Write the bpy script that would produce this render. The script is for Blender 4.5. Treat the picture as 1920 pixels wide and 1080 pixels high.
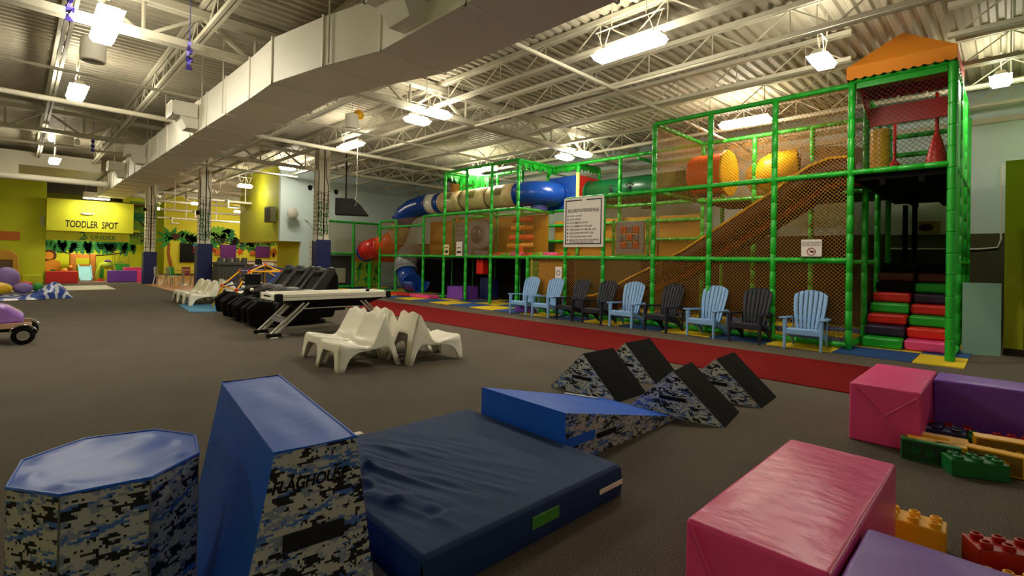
import bpy, math, random
from mathutils import Vector, Matrix
random.seed(7)
SC = bpy.context.scene
COL = SC.collection
for _o in list(bpy.data.objects):
    bpy.data.objects.remove(_o)

# ------------------------------------------------------------------ camera
CAM_H, F_PX, CY = 1.5, 931.4, 482.72
YAW, PITCH, ROLL = 0.7840970, 0.0066875, 0.0193835
_fw = Vector((math.sin(YAW)*math.cos(PITCH), math.cos(YAW)*math.cos(PITCH), math.sin(PITCH)))
_r = Vector((math.cos(YAW), -math.sin(YAW), 0))
_u = _r.cross(_fw)
_R = _r*math.cos(ROLL) + _u*math.sin(ROLL)
_U = _u*math.cos(ROLL) - _r*math.sin(ROLL)
cam_d = bpy.data.cameras.new('camera'); cam = bpy.data.objects.new('camera', cam_d); COL.objects.link(cam)
cam.matrix_world = Matrix(((_R.x, _U.x, -_fw.x, 0), (_R.y, _U.y, -_fw.y, 0), (_R.z, _U.z, -_fw.z, CAM_H), (0, 0, 0, 1)))
cam_d.sensor_fit = 'HORIZONTAL'; cam_d.sensor_width = 36
cam_d.lens = F_PX/1920*36
cam_d.shift_y = (CY-540)/1920
cam_d.clip_start = 0.05; cam_d.clip_end = 200
SC.camera = cam

# ------------------------------------------------------------------ world, exposure
W = bpy.data.worlds.new('world'); SC.world = W; W.use_nodes = True
W.node_tree.nodes['Background'].inputs[0].default_value = (0.9, 0.75, 0.55, 1)
W.node_tree.nodes['Background'].inputs[1].default_value = 0.02
SC.view_settings.view_transform = 'Standard'; SC.view_settings.look = 'None'
SC.view_settings.gamma = 1; SC.view_settings.use_curve_mapping = False
SC.view_settings.exposure = 0.82
LAMP = 46.0          # radiance of a lamp lens

# ------------------------------------------------------------------ helpers
def lin(h):
    h = h.lstrip('#'); out = []
    for i in (0, 2, 4):
        c = int(h[i:i+2], 16)/255
        out.append(c/12.92 if c <= .04045 else ((c+.055)/1.055)**2.4)
    return (*out, 1)

def G(px, py, z=0.0):
    d = _fw + _R*((px-960)/F_PX) - _U*((py-CY)/F_PX)
    s = (z-CAM_H)/d.z
    return Vector((d.x*s, d.y*s, z))

MATS = {}
def mat(name, color, rough=.55, var=.12, vscale=6.0, bump=0.0, bscale=20.0, metallic=0.0, spec=.5, coat=0.0, stretch=(1, 1, 1), bdist=.02):
    if name in MATS: return MATS[name]
    m = bpy.data.materials.new(name); m.use_nodes = True; nt = m.node_tree; N = nt.nodes; L = nt.links
    b = N['Principled BSDF']; c = lin(color) if isinstance(color, str) else color
    b.inputs['Roughness'].default_value = rough; b.inputs['Metallic'].default_value = metallic
    b.inputs['Specular IOR Level'].default_value = spec; b.inputs['Coat Weight'].default_value = coat
    tc = N.new('ShaderNodeTexCoord'); mp = N.new('ShaderNodeMapping'); mp.inputs['Scale'].default_value = stretch
    L.new(tc.outputs['Object'], mp.inputs[0])
    nz = N.new('ShaderNodeTexNoise'); nz.inputs['Scale'].default_value = vscale; nz.inputs['Detail'].default_value = 4
    L.new(mp.outputs[0], nz.inputs[0])
    mx = N.new('ShaderNodeMix'); mx.data_type = 'RGBA'
    mx.inputs[6].default_value = (*[max(0, x*(1-var)) for x in c[:3]], 1); mx.inputs[7].default_value = (*[min(1, x*(1+var)) for x in c[:3]], 1)
    L.new(nz.outputs[0], mx.inputs[0]); L.new(mx.outputs[2], b.inputs['Base Color'])
    if bump:
        n2 = N.new('ShaderNodeTexNoise'); n2.inputs['Scale'].default_value = bscale; n2.inputs['Detail'].default_value = 3
        L.new(mp.outputs[0], n2.inputs[0])
        bp = N.new('ShaderNodeBump'); bp.inputs['Strength'].default_value = bump; bp.inputs['Distance'].default_value = bdist
        L.new(n2.outputs[0], bp.inputs['Height']); L.new(bp.outputs[0], b.inputs['Normal'])
    MATS[name] = m
    return m

def mat_emit(name, color, strength):
    m = bpy.data.materials.new(name); m.use_nodes = True; nt = m.node_tree; b = nt.nodes['Principled BSDF']
    b.inputs['Base Color'].default_value = (.8, .8, .8, 1)
    b.inputs['Emission Color'].default_value = color; b.inputs['Emission Strength'].default_value = strength
    MATS[name] = m
    return m

def mat_carpet(name, c0, c1, c2):
    m = bpy.data.materials.new(name); m.use_nodes = True; nt = m.node_tree; N = nt.nodes; L = nt.links; b = N['Principled BSDF']
    b.inputs['Roughness'].default_value = .95; b.inputs['Specular IOR Level'].default_value = .1
    tc = N.new('ShaderNodeTexCoord')
    n1 = N.new('ShaderNodeTexNoise'); n1.inputs['Scale'].default_value = 210; n1.inputs['Detail'].default_value = 2; L.new(tc.outputs['Object'], n1.inputs[0])
    n2 = N.new('ShaderNodeTexNoise'); n2.inputs['Scale'].default_value = 1.2; n2.inputs['Detail'].default_value = 3; L.new(tc.outputs['Object'], n2.inputs[0])
    r = N.new('ShaderNodeValToRGB'); e = r.color_ramp.elements
    e[0].position = .36; e[0].color = lin(c0); e[1].position = .62; e[1].color = lin(c2); k = e.new(.47); k.color = lin(c1)
    L.new(n1.outputs[0], r.inputs[0])
    mx = N.new('ShaderNodeMix'); mx.data_type = 'RGBA'; mx.blend_type = 'MULTIPLY'; mx.inputs[0].default_value = .35
    L.new(r.outputs[0], mx.inputs[6]); L.new(n2.outputs[0], mx.inputs[7]); L.new(mx.outputs[2], b.inputs['Base Color'])
    bp = N.new('ShaderNodeBump'); bp.inputs['Strength'].default_value = .2; bp.inputs['Distance'].default_value = .006
    L.new(n1.outputs[0], bp.inputs['Height']); L.new(bp.outputs[0], b.inputs['Normal'])
    MATS[name] = m
    return m

def mat_camo(name, cell=.0082, light='#b9b2a9', mid='#858ca0', blue='#466cb4', dark='#0d0d12'):
    m = bpy.data.materials.new(name); m.use_nodes = True; nt = m.node_tree; N = nt.nodes; L = nt.links; b = N['Principled BSDF']
    b.inputs['Roughness'].default_value = .6
    uv = N.new('ShaderNodeUVMap')
    sn = N.new('ShaderNodeVectorMath'); sn.operation = 'SNAP'; sn.inputs[1].default_value = (cell, cell, cell); L.new(uv.outputs[0], sn.inputs[0])
    def layer(scale, off, lo):
        mp = N.new('ShaderNodeMapping'); mp.inputs['Scale'].default_value = (scale*.8, scale*2.2, 1); mp.inputs['Location'].default_value = (off, off*1.7, off)
        L.new(sn.outputs[0], mp.inputs[0])
        nz = N.new('ShaderNodeTexNoise'); nz.inputs['Scale'].default_value = 1; nz.inputs['Detail'].default_value = 3; nz.inputs['Roughness'].default_value = .75
        L.new(mp.outputs[0], nz.inputs[0])
        g = N.new('ShaderNodeMath'); g.operation = 'GREATER_THAN'; g.inputs[1].default_value = lo; L.new(nz.outputs[0], g.inputs[0])
        return g
    cur = None
    base = N.new('ShaderNodeRGB'); base.outputs[0].default_value = lin(light); cur = base.outputs[0]
    for sc_, off, lo, col in ((15, 3.1, .54, mid), (9, 7.7, .56, blue), (11, 4.63, .552, dark), (30, 9.9, .62, dark)):
        g = layer(sc_, off, lo)
        mx = N.new('ShaderNodeMix'); mx.data_type = 'RGBA'; mx.inputs[7].default_value = lin(col)
        L.new(g.outputs[0], mx.inputs[0]); L.new(cur, mx.inputs[6]); cur = mx.outputs[2]
    L.new(cur, b.inputs['Base Color'])
    MATS[name] = m
    return m

def mat_net(name, color, cell=.05, thread=.012, rough=.7):
    """knotted diamond netting: thread where the two families of lines run, open in between"""
    m = bpy.data.materials.new(name); m.use_nodes = True; nt = m.node_tree; N = nt.nodes; L = nt.links; b = N['Principled BSDF']
    b.inputs['Base Color'].default_value = lin(color); b.inputs['Roughness'].default_value = rough
    uv = N.new('ShaderNodeUVMap'); mp = N.new('ShaderNodeMapping'); mp.vector_type = 'POINT'
    mp.inputs['Rotation'].default_value = (0, 0, math.radians(42)); mp.inputs['Scale'].default_value = (1/cell, 1/cell, 1)
    L.new(uv.outputs[0], mp.inputs[0]); sp = N.new('ShaderNodeSeparateXYZ'); L.new(mp.outputs[0], sp.inputs[0])
    o = []
    for k in (0, 1):
        f = N.new('ShaderNodeMath'); f.operation = 'FRACT'; L.new(sp.outputs[k], f.inputs[0])
        l = N.new('ShaderNodeMath'); l.operation = 'LESS_THAN'; l.inputs[1].default_value = thread/cell; L.new(f.outputs[0], l.inputs[0]); o.append(l)
    mxm = N.new('ShaderNodeMath'); mxm.operation = 'MAXIMUM'; L.new(o[0].outputs[0], mxm.inputs[0]); L.new(o[1].outputs[0], mxm.inputs[1])
    L.new(mxm.outputs[0], b.inputs['Alpha'])
    MATS[name] = m
    return m

_TXT = {}
def text_geo(s, size=1.0, bold=0.0, shear=0.0, align='CENTER'):
    k = (s, bold, shear, align)
    if k not in _TXT:
        cu = bpy.data.curves.new('t', 'FONT'); cu.body = s; cu.align_x = align; cu.size = 1; cu.offset = bold; cu.shear = shear; cu.resolution_u = 3
        o = bpy.data.objects.new('t', cu); COL.objects.link(o)
        dg = bpy.context.evaluated_depsgraph_get(); dg.update(); me = o.evaluated_get(dg).to_mesh()
        _TXT[k] = ([tuple(v.co) for v in me.vertices], [tuple(p.vertices) for p in me.polygons])
        o.evaluated_get(dg).to_mesh_clear(); bpy.data.objects.remove(o); bpy.data.curves.remove(cu)
    v, f = _TXT[k]
    return [(x*size, y*size) for x, y, z in v], f

class MB:
    def __init__(s): s.v = []; s.f = []; s.m = []
    def add(s, vs, fs, m=0):
        o = len(s.v); s.v += [Vector(p) for p in vs]; s.f += [tuple(i+o for i in f) for f in fs]; s.m += [m]*len(fs); return s
    def box(s, x0, x1, y0, y1, z0, z1, m=0, M=None):
        vs = [Vector(p) for p in ((x0, y0, z0), (x1, y0, z0), (x1, y1, z0), (x0, y1, z0), (x0, y0, z1), (x1, y0, z1), (x1, y1, z1), (x0, y1, z1))]
        if M: vs = [M @ p for p in vs]
        return s.add(vs, [(0, 3, 2, 1), (4, 5, 6, 7), (0, 1, 5, 4), (1, 2, 6, 5), (2, 3, 7, 6), (3, 0, 4, 7)], m)
    def hexa(s, p, m=0):
        return s.add(p, [(0, 3, 2, 1), (4, 5, 6, 7), (0, 1, 5, 4), (1, 2, 6, 5), (2, 3, 7, 6), (3, 0, 4, 7)], m)
    def quad(s, a, b, c, d, m=0): return s.add([a, b, c, d], [(0, 1, 2, 3)], m)
    def poly(s, pts, m=0): return s.add(pts, [tuple(range(len(pts)))], m)
    def prism(s, pts, vec, m=0):
        n = len(pts); vec = Vector(vec); P = [Vector(p) for p in pts]
        nr = Vector((0, 0, 0))
        for i in range(n): nr += P[i].cross(P[(i+1) % n])
        if nr.dot(vec) < 0: P = P[::-1]
        fs = [tuple(range(n))[::-1], tuple(range(n, 2*n))] + [(i, (i+1) % n, n+(i+1) % n, n+i) for i in range(n)]
        return s.add(P + [p+vec for p in P], fs, m)
    def _basis(s, d):
        d = d.normalized(); a = Vector((0, 0, 1)) if abs(d.z) < .9 else Vector((1, 0, 0))
        u = d.cross(a).normalized(); return u, d.cross(u).normalized()
    def sweep(s, pts, rad, n=10, m=0, cap=True, closed=False):
        P = [Vector(p) for p in pts]; K = len(P); R = rad if isinstance(rad, (list, tuple)) else [rad]*K
        vs = []; u = None
        for i in range(K):
            if closed: d = P[(i+1) % K]-P[i-1]
            else: d = P[min(i+1, K-1)]-P[max(i-1, 0)]
            if d.length < 1e-9: d = Vector((0, 0, 1))
            d.normalize()
            if u is None: u, w = s._basis(d)
            else:
                u = u - d*u.dot(d)
                if u.length < 1e-6: u, w = s._basis(d)
                u.normalize(); w = d.cross(u)
            for j in range(n):
                a = 2*math.pi*j/n; vs.append(P[i] + (u*math.cos(a)+w*math.sin(a))*R[i])
        fs = []
        for i in range(K if closed else K-1):
            i2 = (i+1) % K
            for j in range(n):
                j2 = (j+1) % n; fs.append((i*n+j, i*n+j2, i2*n+j2, i2*n+j))
        if cap and not closed:
            fs.append(tuple(range(n))[::-1]); fs.append(tuple((K-1)*n+j for j in range(n)))
        return s.add(vs, fs, m)
    def cyl(s, a, b, r, r2=None, n=12, m=0, cap=True):
        return s.sweep([a, b], [r, r if r2 is None else r2], n, m, cap)
    def bar(s, a, b, w, h, m=0, up=(0, 0, 1)):
        a = Vector(a); b = Vector(b); d = (b-a).normalized(); up = Vector(up)
        if abs(d.dot(up)) > .95: up = Vector((1, 0, 0))
        x = d.cross(up).normalized()*(w/2); y = x.cross(d).normalized()*(h/2)
        return s.hexa([a-x-y, b-x-y, b+x-y, a+x-y, a-x+y, b-x+y, b+x+y, a+x+y], m)
    def sleeve(s, a, b, r, step=.34, n=12, m=0):
        """pipe in foam sleeves: a small pinch at every tie"""
        a = Vector(a); b = Vector(b); Ln = (b-a).length; d = (b-a)/Ln; k = max(1, round(Ln/step)); ps = []; rs = []
        for i in range(k):
            t0, t1 = Ln*i/k, Ln*(i+1)/k
            ps += [a+d*(t0+.004), a+d*(t0+.014), a+d*(t1-.014), a+d*(t1-.004)]; rs += [r*.86, r, r, r*.86]
        return s.sweep(ps, rs, n, m)
    def lathe(s, prof, c=(0, 0, 0), n=20, m=0, M=None):
        vs = []; fs = []; c = Vector(c)
        for r, z in prof:
            for j in range(n):
                a = 2*math.pi*j/n; p = Vector((r*math.cos(a), r*math.sin(a), z)); vs.append((M @ p if M else p) + c)
        for i in range(len(prof)-1):
            for j in range(n): fs.append((i*n+j, i*n+(j+1) % n, (i+1)*n+(j+1) % n, (i+1)*n+j))
        if prof[0][0] > 1e-6: fs.append(tuple(range(n))[::-1])
        if prof[-1][0] > 1e-6: fs.append(tuple((len(prof)-1)*n+j for j in range(n)))
        return s.add(vs, fs, m)
    def ball(s, c, r, n=14, k=8, m=0, M=None):
        r = r if isinstance(r, (tuple, list)) else (r, r, r); c = Vector(c); vs = []; fs = []
        for i in range(k+1):
            ph = math.pi*(i/k-.5)
            for j in range(n):
                a = 2*math.pi*j/n; p = Vector((r[0]*math.cos(ph)*math.cos(a), r[1]*math.cos(ph)*math.sin(a), r[2]*math.sin(ph)))
                vs.append((M @ p if M else p)+c)
        for i in range(k):
            for j in range(n): fs.append((i*n+j, i*n+(j+1) % n, (i+1)*n+(j+1) % n, (i+1)*n+j))
        return s.add(vs, fs, m)
    def grid(s, fn, nu, nv, m=0, close_u=False):
        vs = [fn(i/nu, j/nv) for i in range(nu+1) for j in range(nv+1)]
        fs = [(i*(nv+1)+j, (i+1)*(nv+1)+j, (i+1)*(nv+1)+j+1, i*(nv+1)+j+1) for i in range(nu) for j in range(nv)]
        return s.add(vs, fs, m)
    def text(s, t, size, org, xd, yd, m=0, bold=0.0, shear=0.0, align='CENTER', sx=1.0):
        v, f = text_geo(t, size, bold, shear, align); org = Vector(org); xd = Vector(xd).normalized(); yd = Vector(yd).normalized()
        return s.add([org+xd*(x*sx)+yd*y for x, y in v], f, m)

XF = {}
def _mesh(mb, name, mats, local, bevel=0, segs=2, sub=0, solid=0, sharp=38, uv=False, smooth=True, merge=False):
    me = bpy.data.meshes.new(name)
    me.from_pydata([local @ p for p in mb.v], [], mb.f)
    mats = mats if isinstance(mats, (list, tuple)) else [mats]
    for mm in mats: me.materials.append(mm)
    if len(mats) > 1: me.polygons.foreach_set('material_index', mb.m)
    if merge:
        import bmesh
        b = bmesh.new(); b.from_mesh(me); bmesh.ops.remove_doubles(b, verts=b.verts, dist=1e-4); bmesh.ops.recalc_face_normals(b, faces=b.faces); b.to_mesh(me); b.free()
    me.update()
    if smooth:
        me.polygons.foreach_set('use_smooth', [True]*len(me.polygons))
        if not bevel and not sub: me.set_sharp_from_angle(angle=math.radians(sharp))
    if uv:
        ul = me.uv_layers.new(name='UVMap')
        for p in me.polygons:
            n = p.normal; up = Vector((0, 0, 1)) if abs(n.z) < .9 else Vector((0, 1, 0))
            x = up.cross(n).normalized(); y = n.cross(x)
            for li in p.loop_indices:
                co = me.vertices[me.loops[li].vertex_index].co; ul.data[li].uv = (co.dot(x), co.dot(y))
    o = bpy.data.objects.new(name, me); COL.objects.link(o)
    if solid:
        md = o.modifiers.new('solid', 'SOLIDIFY'); md.thickness = solid; md.offset = 0
    if bevel:
        md = o.modifiers.new('edge', 'BEVEL'); md.width = bevel; md.segments = segs; md.limit_method = 'ANGLE'; md.angle_limit = math.radians(30); md.harden_normals = True
    if sub:
        md = o.modifiers.new('sub', 'SUBSURF'); md.levels = sub; md.render_levels = sub
    return o

def thing(name, label, cat, loc=(0, 0, 0), rotz=0.0, group=None):
    o = bpy.data.objects.new(name, None); COL.objects.link(o); o.empty_display_size = .1
    o.location = loc; o.rotation_euler = (0, 0, rotz); o['label'] = label; o['category'] = cat
    if group: o['group'] = group
    XF[o.name] = Matrix.Translation(loc) @ Matrix.Rotation(rotz, 4, 'Z')
    return o

def part(mb, name, mats, parent, label=None, local=False, **kw):
    X = XF[parent.name]
    o = _mesh(mb, name, mats, Matrix() if local else X.inverted(), **kw)
    o.parent = parent; XF[o.name] = X
    if label: o['label'] = label
    return o

def solo(mb, name, mats, label, cat, group=None, **kw):
    xs = [p.x for p in mb.v]; ys = [p.y for p in mb.v]; zs = [p.z for p in mb.v]
    c = Vector(((min(xs)+max(xs))/2, (min(ys)+max(ys))/2, min(zs)))
    o = _mesh(mb, name, mats, Matrix.Translation(-c), **kw); o.location = c
    o['label'] = label; o['category'] = cat
    if group: o['group'] = group
    XF[o.name] = Matrix.Translation(c)
    return o

def struct(mb, name, mats, parent=None, **kw):
    if parent: return part(mb, name, mats, parent, **kw)
    o = _mesh(mb, name, mats, Matrix(), **kw); o['kind'] = 'structure'; XF[o.name] = Matrix()
    return o

def dup(root, loc, rotz, label=None, group=None):
    r = root.copy(); COL.objects.link(r); r.location = loc; r.rotation_euler = (0, 0, rotz)
    if label: r['label'] = label
    if group: r['group'] = group
    XF[r.name] = Matrix.Translation(loc) @ Matrix.Rotation(rotz, 4, 'Z')
    def kids(src, dst):
        for ch in [c for c in COL.objects if c.parent == src]:
            c = ch.copy(); COL.objects.link(c); c.parent = dst; XF[c.name] = XF[r.name]
            kids(ch, c)
    kids(root, r)
    return r
def place(root, loc, rotz):
    root.location = loc; root.rotation_euler = (0, 0, rotz)
    M = Matrix.Translation(loc) @ Matrix.Rotation(rotz, 4, 'Z')
    def rec(o):
        XF[o.name] = M
        for c in [c for c in COL.objects if c.parent == o]: rec(c)
    rec(root)

# ------------------------------------------------------------------ materials
CARPET = mat_carpet('grey_carpet', '#2c2620', '#574f45', '#8a8072')
REDCARPET = mat_carpet('red_carpet', '#5c0a0c', '#78100f', '#8c1616')
CREAM = mat('cream_paint', '#cdc7b2', .6, .06, 2)
DECK = mat('deck_paint', '#b4ad98', .55, .08, 1.5)
DUCTM = mat('duct_metal', '#fbf6ea', .5, .05, 1)
WHITE = mat('white_plastic', '#eee8d6', .28, .03)
WHITEP = mat('white_paint', '#e9e5d8', .6, .04)
GREEN = mat('green_foam', '#1fae2c', .35, .12, 5)
GREEND = mat('dark_green_plastic', '#0d5a30', .3, .08)
BLACK = mat('black_plastic', '#060607', .5, .2, spec=.25)
DARKV = mat('black_vinyl', '#0b0908', .85, .2, 8, spec=.15)
LEATHER = mat('black_leather', '#050404', .55, .2, 10, spec=.15, bump=.2, bscale=60, bdist=.004)
BLUEV = mat('blue_vinyl', '#1f60d4', .42, .08, 4, spec=.28, bump=.3, bscale=5, bdist=.012, stretch=(1, 2, 1))
BLUEV2 = mat('blue_vinyl_pad', '#0b1858', .4, .12, 4, bump=.4, bscale=6, bdist=.02)
NAVY = mat('navy_fabric', '#17335c', .75, .15, 3, spec=.3, bump=.25, bscale=40, bdist=.004)
CAMO = mat_camo('camo_print')
PINK = mat('pink_vinyl', '#ee4a8c', .32, .06, 4, bump=.55, bscale=6, bdist=.012, stretch=(2, 1, 1))
PURPLE = mat('purple_vinyl', '#7840b0', .4, .08, 4, bump=.35, bscale=6, bdist=.01)
RED = mat('red_vinyl', '#dc2216', .4, .1)
YELLOW = mat('yellow_plastic', '#f0b010', .4, .06)
YELF = mat('yellow_foam', '#e6c21c', .8, .08)
BLUEF = mat('blue_foam', '#1f4a86', .8, .1)
ORANGE = mat('orange_plastic', '#e0571a', .35, .06)
AWN = mat('awning_fabric', '#e0891c', .75, .06)
GREY = mat('grey_plastic', '#8a8990', .4, .06)
BEIGE = mat('beige_plastic', '#d9bd8c', .35, .05)
TUBEBLUE = mat('blue_plastic', '#123f96', .22, .06)
TUBERED = mat('red_plastic', '#d2211a', .3, .06)
LBLUE = mat('light_blue_resin', '#7fa9dc', .45, .05)
DKRESIN = mat('charcoal_resin', '#222230', .5, .1, spec=.3)
ALU = mat('aluminium', '#c9c6bd', .3, .05, metallic=.7)
CHROME = mat('chrome', '#d8d8d8', .12, .03, metallic=1)
LIME = mat('lime_wall', '#ccd21a', .7, .05, 1)
OLIVE = mat('olive_wall', '#bcbc1c', .7, .05, 1)
YWALL = mat('yellow_wall', '#f0e83a', .7, .04, 1)
SIGNY = mat('yellow_fascia', '#d9da28', .65, .04, 1)
BLUEW = mat('pale_blue_wall', '#d3e4e2', .7, .04, 1)
DKOLIVE = mat('dark_olive_wall', '#4b4a2a', .75, .06, 1)
WOOD = mat('wood_floor', '#b9773a', .35, .25, 3, stretch=(1, 9, 1))
AMBV = mat('amber_vinyl', '#c48a10', .5, .1)
SLIDEB = mat('brown_slide', '#3a1908', .4, .12, spec=.3)
DKRED = mat('dark_red_vinyl', '#5a0c10', .5, .15)
NETA = mat_net('amber_net', '#986612', .05, .0085)
NETK = mat_net('black_net', '#141008', .06, .0062)
NETW = mat_net('cream_net', '#b0a078', .045, .012)
LEAF1 = mat('leaf_green', '#2f9a3a', .7, .2, 8)
LEAF2 = mat('leaf_dark', '#1d7440', .7, .2, 8)
LEAF3 = mat('leaf_light', '#74b436', .7, .2, 8)
INK = mat('dark_ink', '#241016', .6, .1)
INKG = mat('green_ink', '#158044', .6, .1)
SIGNW = mat('sign_white', '#e6dfdc', .5, .02)
BROWNP = mat('brown_paint', '#b5672a', .7, .1)
GREYST = mat('grey_stone_plastic', '#55544f', .7, .15)
PURB = mat('purple_board', '#6d2a78', .7, .05)
ORB = mat('cork_board', '#c86f2a', .8, .1)
LAMPM = mat_emit('lamp_lens', (1.0, .925, .75, 1), LAMP)
# ------------------------------------------------------------------ the setting
DZ = 5.66                                   # underside of the roof deck
RULES = ['Ages 3-12 only', 'No running', 'No climbing on net', 'No climbing up the slide', 'One slider at a time per lane', 'Slide down feet-first only', 'Keep landing area clear', 'Absolutely no food or drinks', 'in the enclosed play area']
for _t in ['ENCLOSED PLAYGROUND RULES', 'X', 'O']: text_geo(_t, 1, .012)
struct(MB().box(-9, 17, -7, 23.3, -.1, 0).box(-9, 4.5, 23.3, 48, -.1, 0), 'floor', CARPET)
struct(MB().box(4.5, 21, 23.3, 48, -.1, .002), 'floor_2', WOOD)
# corrugated deck: flutes run along x
mb = MB(); per = .2; y = -7.0; prof = []
while y < 48:
    prof += [(y, DZ), (y+.07, DZ), (y+.1, DZ+.055), (y+.17, DZ+.055)]; y += per
n = len(prof)
mb.add([(x, a, b) for x in (-9, 21) for a, b in prof], [(i, i+1, n+i+1, n+i) for i in range(n-1)])
struct(mb, 'ceiling', DECK, smooth=False)
# right wall behind the playground, painted in two bands
struct(MB().box(15.8, 16, -7, 23.5, 2.34, DZ+.1, 0).box(15.8, 16, -7, 23.5, 0, 2.34, 1), 'wall_right', [BLUEW, DKOLIVE])
struct(MB().box(15.68, 15.8, -7, 23.3, 4.86, 4.98), 'trim_1', CREAM)
# back wall with the low notch at its end
struct(MB().box(9.35, 15.8, 23.3, 23.5, 0, DZ+.1).box(8.4, 9.35, 23.3, 23.5, 2.2, DZ+.1), 'wall_back', BLUEW)
struct(MB().box(8.4, 8.5, 23.5, 29, 2.2, DZ+.1).box(8.5, 9.35, 23.5, 29, 2.2, 2.3), 'wall_back_left', OLIVE)
struct(MB().box(9.35, 9.45, 23.5, 26.2, 0, 2.2), 'wall_passage', OLIVE)
struct(MB().box(-9.2, -9, -7, 48, 0, DZ+.1), 'wall_left', LIME)
struct(MB().box(-9, 17, -7.2, -7, 0, DZ+.1), 'wall_near', BLUEW)
# toddler corner
wl = struct(MB().box(-9, .97, 32.4, 32.6, 0, 4.9).box(.87, .97, 32.6, 35, 0, 4.9), 'wall_far_left', LIME)
wt = struct(MB().box(.97, 4.25, 32.0, 32.6, 2.52, 4.05, 0).box(.97, 4.1, 32.25, 32.6, 2.08, 2.52, 0).box(.97, 4.6, 32.6, 35, 2.62, 2.72, 1), 'wall_toddler', [SIGNY, LIME])
wi = struct(MB().box(.97, 5.4, 35, 35.2, 0, 2.75), 'wall_toddler_inner', LIME)
wr = struct(MB().box(4.25, 5.45, 33.2, 33.35, 1.98, 4.3).box(5.35, 5.45, 33.35, 48, 0, 4.3), 'wall_room', mat('green_wall', '#6f9a1c', .7, .05, 1))
struct(MB().box(4.1, 5.4, 36.5, 36.6, 0, 2.2), 'wall_room_inner', OLIVE)
struct(MB().box(-9, 5, 32.6, 48, 4.05, 4.15), 'ceiling_2', mat('brown_soffit', '#6b5a35', .8, .1))
struct(MB().box(-9, 21, 47.8, 48, 0, DZ+.1), 'wall_far', LIME)
wm = struct(MB().box(7.35, 21, 42, 42.2, 0, DZ+.1), 'wall_mural', YWALL)
struct(MB().box(5.45, 7.35, 46, 46.2, 0, DZ+.1), 'wall_far_right', LIME)
struct(MB().box(7.35, 7.4, 41.94, 42, 0, .12).box(7.4, 20, 41.96, 42, 0, .12), 'baseboard_far', INK)
struct(MB().box(20.9, 21, 23.5, 48, 0, DZ+.1), 'wall_far_side', YWALL)
# stub wall and door at the right edge
struct(MB().box(12.45, 15.8, -1.2, .07, 0, 3.45), 'wall_stub', OLIVE)
struct(MB().box(12.40, 12.45, -1.2, .07, 0, .12), 'baseboard_stub', INK)
d1 = struct(MB().box(12.36, 12.45, -1.15, -.18, 0, 2.25), 'door_1', mat('dark_red_door', '#2a0d0c', .5, .1))
part(MB().box(12.33, 12.37, -.27, -.2, 1.78, 2.02), 'hinge', ALU, d1)
# low beam in front of the toddler corner, floor strip, runner
struct(MB().box(-9, 2.4, 26.4, 26.8, 4.78, 5.3), 'beam', CREAM)
struct(MB().box(-9, 2.6, 27.4, 31, 4.9, 5.0).box(-.5, .0, 26.3, 26.5, 4.2, 4.8), 'trim_2', CREAM)
solo(MB().box(-3.2, 2.95, 26.1, 29.4, 0, .012), 'floor_mat', mat('cream_mat', '#d9d2bc', .7, .05), 'flat cream floor strip in front of the toddler corner', 'mat')
solo(MB().box(7.03, 9.1, 1.15, 15.9, 0, .012), 'carpet_runner', REDCARPET, 'long dark red carpet runner laid along the row of garden chairs', 'carpet')
# puzzle mats under the playground
mb = [MB(), MB()]; T = 1.09
for i in range(6):
    for j in range(-1, 20):
        x0 = 10.12+T*i; y0 = 1.09+T*j; y1 = y0+T
        if y1 < .4: continue
        if j == -1: y0, y1 = .47, 1.09
        if x0+T > 15.8: continue
        k = (i+j) % 2
        mb[k].box(x0+.004, x0+T-.004, y0+.004, y1-.004, 0, .02)
tm = thing('puzzle_floor_mat', 'checkered yellow and blue foam tile floor under the climbing frame', 'mat', (12, 10, 0))
part(mb[1], 'yellow_tile', YELF, tm, 'yellow foam tiles')['kind'] = 'stuff'
part(mb[0], 'blue_tile', BLUEF, tm, 'blue foam tiles')['kind'] = 'stuff'

# ------------------------------------------------------------------ roof steel
GIRD = [(9.55, 'steel roof girder crossing over the red runner and the bend of the duct'), (19.2, 'steel roof girder between the wrapped column and the pale blue wall'), (29.0, 'steel roof girder over the cafe tables'), (38.6, 'steel roof girder close to the yellow jungle mural')]
JX = [-6.0, -4.36, -2.74, -1.1, .52, 2.14, 3.76, 5.38, 7.0, 8.62, 10.24, 11.86, 13.48, 15.1]
for gy, lab in GIRD:
    x0, x1 = (-9, 15.75) if gy < 22 else (5.6, 20.8)
    t = thing('roof_girder', lab, 'girder', (8, gy, 4.9))
    part(MB().box(x0, x1, gy-.1, gy-.015, 5.42, 5.54).box(x0, x1, gy+.015, gy+.1, 5.42, 5.54), 'top_chord', CREAM, t)
    part(MB().box(x0, x1, gy-.1, gy-.015, 4.86, 4.97).box(x0, x1, gy+.015, gy+.1, 4.86, 4.97), 'bottom_chord', CREAM, t)
    mb = MB()
    nx = [x for x in JX if x0 < x < x1]
    if gy > 22: nx = [5.9+1.62*k for k in range(10) if 5.9+1.62*k < x1]
    for x in nx:
        b = x-.81
        if b > x0+.1:
            mb.bar((x, gy, 5.45), (b+.06, gy, 4.93), .07, .05); mb.cyl((b, gy, 4.93), (b, gy, 5.45), .028, n=6); mb.bar((b-.81, gy, 5.45), (b-.06, gy, 4.93), .07, .05)
    part(mb, 'web', CREAM, t)
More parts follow.
